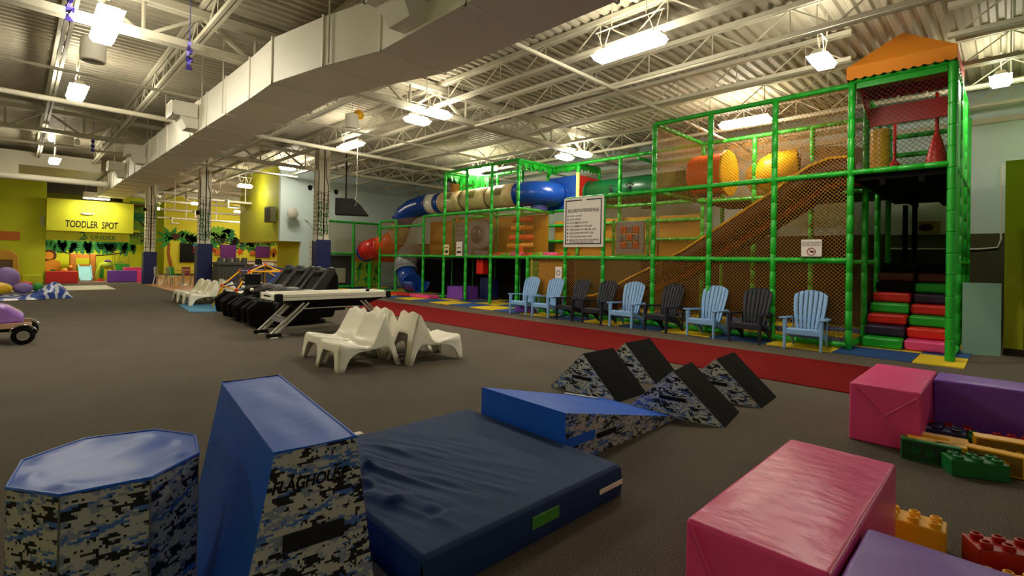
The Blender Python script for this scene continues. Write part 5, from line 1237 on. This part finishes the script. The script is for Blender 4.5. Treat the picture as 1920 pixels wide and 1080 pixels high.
for (x, y, z, w, h, m, lab) in [(7.45, 24.1, 1.025, .26, .1, mat('brown_basket', '#6a4a2a', .7), 'brown basket on the castle worktop next to the screen'), (8.05, 24.1, 1.025, .3, .08, mat('grey_tray', '#6a675c', .6), 'grey tray on the castle worktop'), (6.5, 24.0, 1.205, .5, .14, mat('white_bag', '#cfc8b4', .7), 'pale paper bags on top of the castle tower')]:
    solo(MB().box(x-w/2, x+w/2, y-.12, y+.12, z, z+h), 'tray' if 'tray' in lab else 'basket' if 'basket' in lab else 'paper_bag', m, lab, 'container', bevel=.02)
t = thing('till_screen', 'small black screen standing on the castle worktop', 'screen', (7.75, 24.2, 1.02)); part(MB().hexa([(7.65, 24.1, 1.1), (7.95, 24.1, 1.1), (7.95, 24.13, 1.1), (7.65, 24.13, 1.1), (7.67, 24.16, 1.36), (7.93, 24.16, 1.36), (7.93, 24.19, 1.36), (7.67, 24.19, 1.36)]), 'screen', BLACK, t); part(MB().cyl((7.8, 24.15, 1.02), (7.8, 24.15, 1.12), .03).cyl((7.8, 24.15, 1.02), (7.8, 24.15, 1.035), .09), 'stand', BLACK, t)
solo(MB().ball((6.35, 25.1, .62), (.12, .42, .6)), 'tyre_tunnel', DARKV, 'dark rounded end of a play tunnel between the padded column and the toy castle', 'tunnel')
# cafe serving counter against the far side
t = thing('serving_counter', 'long pale counter under the purple menu boards', 'counter', (12, 36, 0))
part(MB().box(9.4, 16, 36.0, 36.7, 0, 1.15), 'body', mat('counter_cream', '#b5ab7c', .6), t); part(MB().box(9.3, 16.1, 35.9, 36.8, 1.15, 1.2), 'worktop', mat('counter_top', '#d6cfae', .5), t); part(MB().box(10.9, 12.6, 35.97, 36.0, .5, 1.1), 'front_panel', WHITEP, t)
# dining set
def make_cafe_chair():
    t = thing('cafe_chair', 'c', 'chair'); P = lambda mb, n, m, **kw: part(mb, n, m, t, local=True, **kw)
    P(MB().box(-.18, .18, -.18, .18, .44, .46), 'seat', ALU, bevel=.01)
    for sx in (-1, 1):
        for sy in (-1, 1): P(MB().bar((sx*.17, sy*.17, .45), (sx*.23, sy*.23, 0), .035, .03), 'leg', ALU)
        P(MB().sweep([(sx*.18, .17, .45), (sx*.18, .21, .7), (sx*.14, .22, .84)], .014, 7), 'back_post', ALU)
    P(MB().box(-.07, .07, .2, .215, .47, .83), 'back_splat', ALU); P(MB().sweep([(-.15, .22, .83), (0, .23, .86), (.15, .22, .83)], .018, 7), 'back_rail', ALU)
    return t
def make_col_chair(m):
    t = thing('cafe_chair', 'c', 'chair'); P = lambda mb, n, mm, **kw: part(mb, n, mm, t, local=True, **kw)
    P(MB().box(-.2, .2, -.2, .18, .43, .46), 'seat', m, bevel=.02); P(MB().hexa([(-.19, .17, .5), (.19, .17, .5), (.19, .2, .5), (-.19, .2, .5), (-.19, .25, .86), (.19, .25, .86), (.19, .28, .86), (-.19, .28, .86)]), 'backrest', m, bevel=.02)
    for sx in (-1, 1):
        for sy in (-1, 1): P(MB().cyl((sx*.16, sy*.15, .43), (sx*.2, sy*.2, 0), .014, n=6), 'leg', ALU)
        P(MB().cyl((sx*.17, .17, .43), (sx*.17, .2, .55), .014, n=6), 'back_post', ALU)
    return t
t = thing('cafe_table', 'small round cafe table on a silver pedestal among the chairs', 'table', (5.75, 28.3, 0))
part(MB().cyl((5.75, 28.3, .72), (5.75, 28.3, .75), .42, n=28), 'tabletop', mat('table_tan', '#b08a4a', .4), t); part(MB().cyl((5.75, 28.3, .02), (5.75, 28.3, .72), .045), 'pedestal', ALU, t); part(MB().lathe([(.26, 0), (.25, .03), (.06, .07)], (5.75, 28.3, 0), 20), 'foot', ALU, t)
c0 = make_cafe_chair(); place(c0, (5.2, 27.9, 0), math.radians(115)); c0['label'] = 'silver metal cafe chair at the carpet side of the round table'; c0['group'] = 'cafe chairs'
dup(c0, (6.2, 27.7, 0), math.radians(-160), 'silver metal cafe chair between the round table and the padded column', 'cafe chairs'); dup(c0, (4.95, 29.0, 0), math.radians(60), 'silver metal cafe chair at the far outer side of the round table', 'cafe chairs')
for m, x, y, a, lab in ((mat('chair_green', '#1f8a3a', .5), 5.55, 29.5, 20, 'green backed cafe chair behind the round table'), (mat('chair_red', '#8a1f22', .5), 6.15, 29.6, -5, 'dark red backed cafe chair behind the round table'), (mat('chair_yellow', '#d8b81c', .5), 6.55, 28.6, -80, 'yellow backed cafe chair near the padded column')):
    cc = make_col_chair(m); place(cc, (x, y, 0), math.radians(a)); cc['label'] = lab; cc['group'] = 'cafe chairs'
# boards on the jungle wall
Yw = 42.0
def WX(px): 
    t_ = (px-960)/F_PX; return Yw*(1+t_)/(1-t_)
def WZ(px, py):
    x = WX(px); w = .7071*(x+Yw); hz = 471+.0194*(px-31); return CAM_H+(hz-py)/F_PX*w
def wrect(x0, y0, x1, y1): return WX(x0), WX(x1), WZ((x0+x1)/2, y1), WZ((x0+x1)/2, y0)
for (a_, m, nm, lab, cat) in [((335, 457, 394, 492), BLACK, 'chalkboard', 'large black board with red lettering on the jungle wall', 'board'), ((411, 459, 440, 485), PURB, 'menu_board', 'purple board under the Jungle Room lettering', 'board'), ((477, 462, 503, 483), PURB, 'menu_board', 'purple board under the second lettering', 'board'),
        ((400, 467, 410, 478), ORB, 'cork_board', 'small orange board beside the first purple board', 'board'), ((466, 470, 476, 479), ORB, 'cork_board', 'small orange board between the two purple boards', 'board'), ((519, 464, 538, 483), BLACK, 'wall_screen', 'black television on the jungle wall near the olive passage', 'television')]:
    x0, x1, z0, z1 = wrect(*a_); t = thing(nm, lab, cat, ((x0+x1)/2, 41.95, z0)); part(MB().box(x0, x1, 41.87, 41.94, z0, z1), 'panel', m, t)
    if nm == 'chalkboard':
        part(MB().text('Splash', .62, (x0+.75, 41.865, z1-.62), (1, 0, 0), (0, 0, 1), 0, .02, .1, 'LEFT'), 'lettering', mat('red_paint', '#c01a14', .6), t, smooth=False)
        part(MB().ball((x0+1.0, 41.87, z1-.12), (.25, .02, .12)), 'splash_drop', mat('cyan_paint', '#2a8fb8', .6), t)
    if nm == 'wall_screen': part(MB().box(x0+.5, x1-.4, 41.86, 41.87, z0+.35, z1-.25), 'picture', mat_emit('screen_glow', (.35, .45, .9, 1), .5), t)
# painted jungle
def mural(name, m, polys, wall, y): 
    mb = MB()
    for p in polys: mb.poly([(x, y, z) for x, z in p])
    return part(mb, name, m, wall, smooth=False)
def frond(cx, cz, L, w, ang, n=5):
    ca, sa = math.cos(ang), math.sin(ang); up = []; dn = []
    for i in range(n*2+1):
        t = i/(n*2); ww = w*math.sin(math.pi*(.08+.9*t))*(1 if i % 2 else .45)
        up.append((t*L, ww)); dn.append((t*L, -ww))
    return [(cx+x*ca-z*sa, cz+x*sa+z*ca) for x, z in up+dn[::-1]]
random.seed(11)
ps = {LEAF1: [], LEAF2: [], LEAF3: []}
x = 8.2; i = 0
while x < 18.5:
    m = (LEAF1, LEAF3, LEAF2)[i % 3]; z = WZ(420, 440)+random.uniform(-.3, .45)
    for q in range(2): ps[m].append(frond(x+random.uniform(-.2, .2), z, random.uniform(.8, 1.4), random.uniform(.35, .55), random.uniform(-2.6, .6)))
    x += random.uniform(.3, .5); i += 1
for j, (m, p) in enumerate(ps.items()): mural('leaf_painting', m, p, wm, 41.985-.004*j)
vn = MB()
for (a_, b_, sag) in ((WX(345), WX(400), .7), (WX(385), WX(420), .9), (WX(400), WX(460), 1.0), (WX(440), WX(500), .8)):
    vn.sweep([(a_+(b_-a_)*t/10, 41.98, WZ(420, 446)-sag*math.sin(math.pi*t/10)) for t in range(11)], .03, 5)
part(vn, 'vine_painting', INK, wm)
tk = [(WX(312), WZ(312, 455)), (WX(317), WZ(317, 455)), (WX(316.5), WZ(317, 475)), (WX(323), WZ(323, 500)), (WX(316), WZ(316, 500)), (WX(311), WZ(311, 475))]
mural('palm_trunk_painting', BROWNP, [tk], wm, 41.975)
mural('palm_leaf_painting', LEAF1, [frond(WX(317), WZ(317, 448), .9, .2, a_) for a_ in (.1, .6, 1.2, 2.0, 2.6, 3.3, 4.0)], wm, 41.97)
cn = MB()
for (a_, b_) in ((324, 442), (326, 446), (331, 443)): cn.ball((WX(a_), 41.96, WZ(a_, b_)), (.16, .02, .16), 10, 6)
part(cn, 'coconut_painting', mat('nut_brown', '#5a2a14', .7), wm)
part(MB().text('JUNGLE ROOM', .5, (WX(426), 41.95, WZ(426, 457)+.02), (1, 0, 0), (0, 0, 1), 0, .02, 0, 'CENTER', .62), 'lettering', INK, wm, smooth=False)
part(MB().text('HAPPY HUTS', .5, (WX(490), 41.95, WZ(490, 460)), (1, 0, 0), (0, 0, 1), 0, .02, 0, 'CENTER', .62), 'lettering', INK, wm, smooth=False)
mural('bird_painting', ORANGE, [[(WX(448)+.3*math.cos(a_)*(1 if i_ % 2 else .5), WZ(452, 472)+.35*math.sin(a_)*(1 if i_ % 2 else .5)) for i_, a_ in enumerate([k_*math.pi/5 for k_ in range(10)])]], wm, 41.97)
mural('animal_painting', mat('monkey_orange', '#c8781c', .7), [[(WX(511)+.28*math.cos(a_), WZ(511, 474)+.35*math.sin(a_)) for a_ in [k_*math.pi/6 for k_ in range(12)]], [(WX(509), WZ(511, 474)), (WX(510), WZ(511, 483)), (WX(513), WZ(511, 483)), (WX(513), WZ(511, 474))], [(WX(513), WZ(511, 474)), (WX(515), WZ(511, 461)), (WX(514), WZ(511, 461)), (WX(512), WZ(511, 474))]], wm, 41.97)

# ------------------------------------------------------------------ toddler corner
part(MB().text('TODDLER  SPOT', .46, (2.62, 31.99, 2.72), (1, 0, 0), (0, 0, 1), 0, .02, .05, 'CENTER', .58), 'lettering', INK, wt, smooth=False)
part(MB().text('2', .55, (2.27, 32.24, 2.13), (1, 0, 0), (0, 0, 1), 0, .01, .1).text('& UNDER', .3, (2.95, 32.24, 2.16), (1, 0, 0), (0, 0, 1), 0, .006), 'lettering', INKG, wt, smooth=False)
part(MB().text('Room', .5, (4.72, 33.19, 2.4), (1, 0, 0), (0, 0, 1), 0, .01), 'lettering', INK, wr, smooth=False)
mural('acacia_painting', LEAF2, [[(4.6+.55*math.cos(a_), 3.55+.14*math.sin(a_)) for a_ in [k_*math.pi/8 for k_ in range(16)]], [(4.75+.5*math.cos(a_), 3.35+.1*math.sin(a_)) for a_ in [k_*math.pi/8 for k_ in range(16)]]], wr, 33.19)
mural('acacia_trunk_painting', INK, [[(5.1, 2.35), (4.85, 2.95), (4.6, 3.3), (4.66, 3.32), (4.95, 2.98), (5.2, 3.3), (5.25, 3.28), (5.0, 2.9), (5.3, 2.35)], [(4.3, 2.35), (5.4, 2.35), (5.4, 2.32), (4.3, 2.32)], [(4.75, 2.08), (4.75, 2.26), (5.15, 2.27), (5.2, 2.1), (5.12, 2.1), (5.08, 2.18), (4.85, 2.18), (4.8, 2.08)]], wr, 33.185)
ps = {LEAF1: [], LEAF2: []}
for i_ in range(44):
    xx = 1.0+i_*.085; ps[(LEAF2, LEAF2, LEAF1)[i_ % 3]].append(frond(xx, 2.12, random.uniform(.45, .85), .18, -math.pi/2+random.uniform(-.5, .5), 6))
for j, (m, p) in enumerate(ps.items()): mural('leaf_painting', m, p, wi, 34.985-.004*j)
mural('bush_painting', LEAF1, [[(1.0, .1), (1.0, .55), (1.3, .7), (1.7, .55), (2.0, .62), (2.3, .4), (2.6, .62), (3.0, .5), (3.4, .7), (3.4, .1)], [(3.7, .3), (3.75, .9), (4.1, 1.05), (4.5, .9), (4.6, .3)]], wi, 34.99)
gr = [[(3.7+.05*q_, .9), (3.66+.07*q_+random.uniform(-.2, .2), 1.5+random.random()*.4), (3.73+.05*q_, .9)] for q_ in range(18)]
mural('grass_painting', mat('dry_grass', '#c8b83a', .7), gr, wi, 34.98)
part(MB().sweep([(1.5+.2*t_, 34.98, 1.55-.2*math.sin(math.pi*t_/14)) for t_ in range(15)], .025, 5), 'vine_painting', INK, wi)
mural('lion_body_painting', mat('lion_orange', '#d88a2a', .7), [[(1.0, .6), (1.05, 1.0), (1.35, 1.12), (1.62, 1.0), (1.66, .7), (1.55, .5), (1.3, .62), (1.15, .45)], [(1.18+.19*math.cos(a_), 1.3+.2*math.sin(a_)) for a_ in [k_*math.pi/8 for k_ in range(16)]]], wi, 34.97)
mural('lion_mane_painting', mat('mane_brown', '#4a1c14', .7), [[(1.18+.3*math.cos(a_), 1.31+.31*math.sin(a_)) for a_ in [k_*math.pi/8 for k_ in range(16)]]], wi, 34.975)
struct(MB().box(.97, 5.3, 32.65, 35, 0, .03), 'floor_3', mat('pink_floor', '#a5706a', .6))
foam = lambda x0, x1, y0, y1, z0, z1, m, lab, nm='foam_wall': solo(MB().box(x0, x1, y0, y1, z0, z1), nm, m, lab, 'foam block', bevel=.03)
foam(.98, 2.15, 32.0, 32.4, 0, .58, RED, 'long red foam wall block at the mouth of the toddler corner')
foam(3.3, 4.5, 32.4, 32.75, 0, .6, PURPLE, 'long purple foam wall block in front of the room opening'); foam(4.5, 4.86, 32.4, 32.75, 0, .6, PINK, 'pink foam wall block at the end of the purple one'); foam(4.1, 5.0, 33.6, 34.0, 0, .75, PINK, 'pink foam block behind the purple wall block')
foam(.2, .9, 31.95, 32.3, 0, .42, LIME, 'lime green low box against the lime wall', 'low_box')
t = thing('toddler_slide', 'tan toy climber with a pale blue slide in the toddler corner', 'toy slide', (2.6, 34.2, 0)); TAN = mat('tan_plastic', '#b8732c', .5)
for x_ in (2.05, 2.85): part(MB().box(x_-.12, x_+.12, 33.9, 34.4, .03, 1.45), 'tower_side', TAN, t, bevel=.05)
part(MB().box(2.05, 2.85, 34.0, 34.35, .78, .88), 'deck', TAN, t); part(MB().box(2.05, 2.85, 34.3, 34.4, 1.2, 1.4), 'back_bar', TAN, t); part(MB().hexa([(2.3, 33.0, .05), (2.75, 33.0, .05), (2.75, 34.0, .7), (2.3, 34.0, .7), (2.3, 33.0, .1), (2.75, 33.0, .1), (2.75, 34.0, .78), (2.3, 34.0, .78)]), 'slide_bed', mat('pale_blue_slide', '#6fb0c8', .5), t)
for x_ in (2.27, 2.75): part(MB().bar((x_, 33.0, .12), (x_, 34.0, .82), .04, .16), 'slide_lip', MATS['pale_blue_slide'], t)
t = thing('rocking_toy', 'small orange toy animal beside the tan climber', 'toy', (1.75, 33.8, 0)); part(MB().ball((1.75, 33.8, .5), (.22, .15, .2)), 'body', mat('toy_orange', '#c87a24', .5), t); part(MB().ball((1.95, 33.75, .72), (.1, .1, .12)), 'head', MATS['toy_orange'], t)
for q_ in (-.13, .13): part(MB().cyl((1.75+q_, 33.8, .03), (1.75+q_, 33.8, .45), .05), 'leg', MATS['toy_orange'], t)
t = thing('play_arch', 'lime green toy arch with closed eyes and purple seat in the toddler corner', 'toy', (3.35, 34.0, 0)); GR2 = mat('toy_lime', '#a5b82a', .5)
part(MB().sweep([(3.05, 33.9, .03), (3.02, 33.9, .4), (3.15, 33.9, .85), (3.4, 33.9, 1.02), (3.65, 33.9, .85), (3.75, 33.9, .4), (3.72, 33.9, .03)], .1, 12), 'arch', GR2, t); part(MB().ball((3.42, 33.85, .85), (.24, .14, .22)), 'head', GR2, t); part(MB().sweep([(3.3, 33.8, 1.06), (3.42, 33.78, 1.1), (3.56, 33.8, 1.06)], .05, 8), 'brow', PURPLE, t)
for q_ in (-.1, .1): part(MB().sweep([(3.42+q_-.05, 33.7, .85), (3.42+q_, 33.69, .83), (3.42+q_+.05, 33.7, .85)], .012, 6), 'eyelid', INKG, t)
part(MB().box(3.0, 3.25, 33.5, 33.8, .03, .12), 'foot', RED, t)
t = thing('sofa', 'dark sofa seen through the opening under the Room lettering', 'sofa', (4.6, 35.6, 0)); part(MB().box(3.95, 5.3, 35.3, 36.1, .1, .5), 'seat', BLACK, t, bevel=.06); part(MB().box(3.95, 5.3, 35.9, 36.3, .3, .95), 'backrest', BLACK, t, bevel=.08); part(MB().box(3.95, 5.3, 35.3, 36.1, 0, .1), 'base', BLACK, t)
# exit style fitting on the toddler sign
t = thing('emergency_light', 'small twin head emergency light above the toddler lettering', 'lamp', (2.4, 31.95, 3.35)); part(MB().box(2.3, 2.55, 31.93, 32, 3.36, 3.44), 'case', CREAM, t)
for x_ in (2.24, 2.62): part(MB().ball((x_, 31.93, 3.42), .05, 8, 6), 'lamp_head', WHITE, t)
part(MB().box(.78, .9, 32.36, 32.4, 2.75, 3.2), 'thermostat_box', CREAM, wl)
solo(MB().box(-.75, .1, 32.36, 32.395, 2.0, 2.4), 'notice_board', ORB, 'orange cork notice board on the lime wall', 'board')
t = thing('toy_easel', 'orange plastic arched play frame standing against the lime wall', 'toy', (-.35, 31.7, 0)); OY = mat('amber_plastic', '#d89a1c', .5)
part(MB().prism([(-1.0, 31.9, 0), (-1.0, 31.9, 1.3), (-.8, 31.9, 1.55), (-.2, 31.9, 1.55), (0.05, 31.9, 1.3), (.12, 31.9, .4), (.25, 31.9, 0), (-.1, 31.9, 0), (-.12, 31.9, 1.1), (-.85, 31.9, 1.1), (-.85, 31.9, 0)], (0, -.25, 0)), 'arch', OY, t, bevel=.03)
part(MB().box(-.85, -.12, 31.75, 31.8, .5, 1.1), 'picture_panel', mat('busy_panel', '#7a5a3a', .6, .5, 14), t)
# inflatable laid out by the wall, with soft shapes on it
def cloth(u, v):
    x = -2.2+3.55*u; y = 20.6+1.9*v+1.0*u*(1-.6*v)
    e = 16*u*(1-u)*v*(1-v)
    z = .03+.07*min(1, e*3)*(1+math.sin(u*23+4*math.sin(v*7)))*.5+.05*e*(1+math.sin(v*17+u*5))*.5
    z += .42*math.exp(-((u-.87)/.10)**2-((v-.45)/.4)**2)
    return Vector((x, y, max(.012, z*min(1, 14*u*(1-u)*2)*min(1, 10*v*(1-v)*2))))
TARP = mat('blue_tarp', '#24489c', .35, .1, 2)
_n = TARP.node_tree; _b = _n.nodes['Principled BSDF']; _w = _n.nodes.new('ShaderNodeTexWave'); _w.inputs['Scale'].default_value = .9; _w.inputs['Distortion'].default_value = 16; _r2 = _n.nodes.new('ShaderNodeValToRGB'); _r2.color_ramp.elements[0].color = lin('#20439a'); _r2.color_ramp.elements[0].position = .7; _r2.color_ramp.elements[1].color = lin('#c8ccd8'); _r2.color_ramp.elements[1].position = .8
_t = _n.nodes.new('ShaderNodeTexCoord'); _n.links.new(_t.outputs['Object'], _w.inputs[0]); _n.links.new(_w.outputs[0], _r2.inputs[0]); _n.links.new(_r2.outputs[0], _b.inputs['Base Color'])
solo(MB().grid(cloth, 70, 40), 'inflatable_sheet', TARP, 'crumpled blue and white inflatable sheet lying flat on the carpet', 'inflatable')
soft = lambda c_, r_, m, lab, nm='soft_shape': solo(MB().ball(c_, r_, 18, 12), nm, m, lab, 'soft toy')
YS_ = mat('soft_yellow', '#e0b414', .5); LV = mat('soft_lavender', '#8a70b0', .6)
soft((-.42, 21.9, .34), (.36, .3, .2), YS_, 'flat yellow soft cushion on the blue inflatable'); soft((-.95, 22.75, .75), (.32, .3, .62), YS_, 'tall yellow soft shape at the back of the inflatable')
soft((-.22, 22.9, .62), (.33, .32, .36), LV, 'lavender soft ball shape beside the tall yellow one'); soft((.16, 22.1, .33), (.24, .22, .17), LV, 'lavender soft cushion lying on the blue inflatable')
soft((.24, 22.75, .42), (.16, .14, .1), mat('soft_red', '#c8363a', .6), 'red soft piece on the inflatable'); soft((.5, 22.35, .35), (.14, .16, .14), mat('soft_green', '#3f9a3a', .6), 'green soft piece on the inflatable')
# pedal car cut by the picture edge
t = thing('pedal_car', 'purple and chrome pedal car at the edge of the carpet', 'pedal car', (-.3, 11.6, 0)); LAV = mat('car_lavender', '#9a6cc0', .25, .08)
part(MB().prism([(-1.0, 11.35, .35), (-1.0, 11.35, .6), (-.4, 11.35, .66), (-.1, 11.35, .62), (.12, 11.35, .45), (.1, 11.35, .3), (-.5, 11.35, .28)], (0, .6, 0)), 'body', LAV, t, bevel=.1, segs=4)
part(MB().box(-1.1, .2, 11.25, 11.33, .26, .34).box(-1.1, .2, 12.0, 12.08, .26, .34), 'side_bar', mat('car_tan', '#b08a6a', .4), t); part(MB().box(-1.1, .1, 11.33, 12.0, .2, .28), 'chassis', BLACK, t)
for (x_, y_) in ((.1, 11.2), (.16, 12.1), (-.85, 11.2), (-.85, 12.1)):
    MX = Matrix.Rotation(math.radians(90), 4, 'X')
    w_ = part(MB().lathe([(.095, -.035), (.125, -.035), (.145, -.02), (.145, .02), (.125, .035), (.095, .035)], (x_, y_, .145), 24, 0, MX), 'wheel', BLACK, t)
    sp_ = MB().lathe([(.025, -.04), (.025, .04)], (x_, y_, .145), 10, 0, MX)
    sp_.lathe([(.1, -.037), (.08, -.037), (.08, .037), (.1, .037)], (x_, y_, .145), 24, 0, MX)
    for q_ in range(8):
        a_ = q_*math.pi/4; sp_.cyl((x_+.02*math.cos(a_), y_, .145+.02*math.sin(a_)), (x_+.09*math.cos(a_), y_, .145+.09*math.sin(a_)), .007, n=5)
    part(sp_, 'spoked_rim', CHROME, w_)
    fd = MB().grid(lambda u, v: Vector((x_+.175*math.cos(math.radians(20+140*u)), y_-.06+.12*v, .145+.175*math.sin(math.radians(20+140*u)))), 12, 2)
    part(fd, 'mudguard', CHROME, t, solid=.012)
part(MB().sweep([(-.42+.2*math.cos(a_), 11.28, .5+.2*math.sin(a_)) for a_ in [k_*math.pi/10 for k_ in range(20)]], .02, 8, closed=True).cyl((-.42, 11.28, .5), (-.42, 11.34, .5), .1, n=16), 'steering_wheel', BLACK, t)
part(MB().sweep([(-.6, 11.25, .74), (-.2, 11.25, .76)], .02, 8).sweep([(-.7, 12.05, .75), (-.3, 12.05, .75)], .02, 8), 'hand_rail', BLACK, t)
# exit sign glow seen through the net under the slide
t = thing('exit_sign', 'small green lit exit sign glimpsed through the net beneath the slide', 'sign', (15.7, 2.6, 1.4)); part(MB().box(15.68, 15.8, 3.1, 3.45, 1.55, 1.72), 'lit_panel', mat_emit('exit_glow', (.1, .9, .5, 1), 2.0), t)
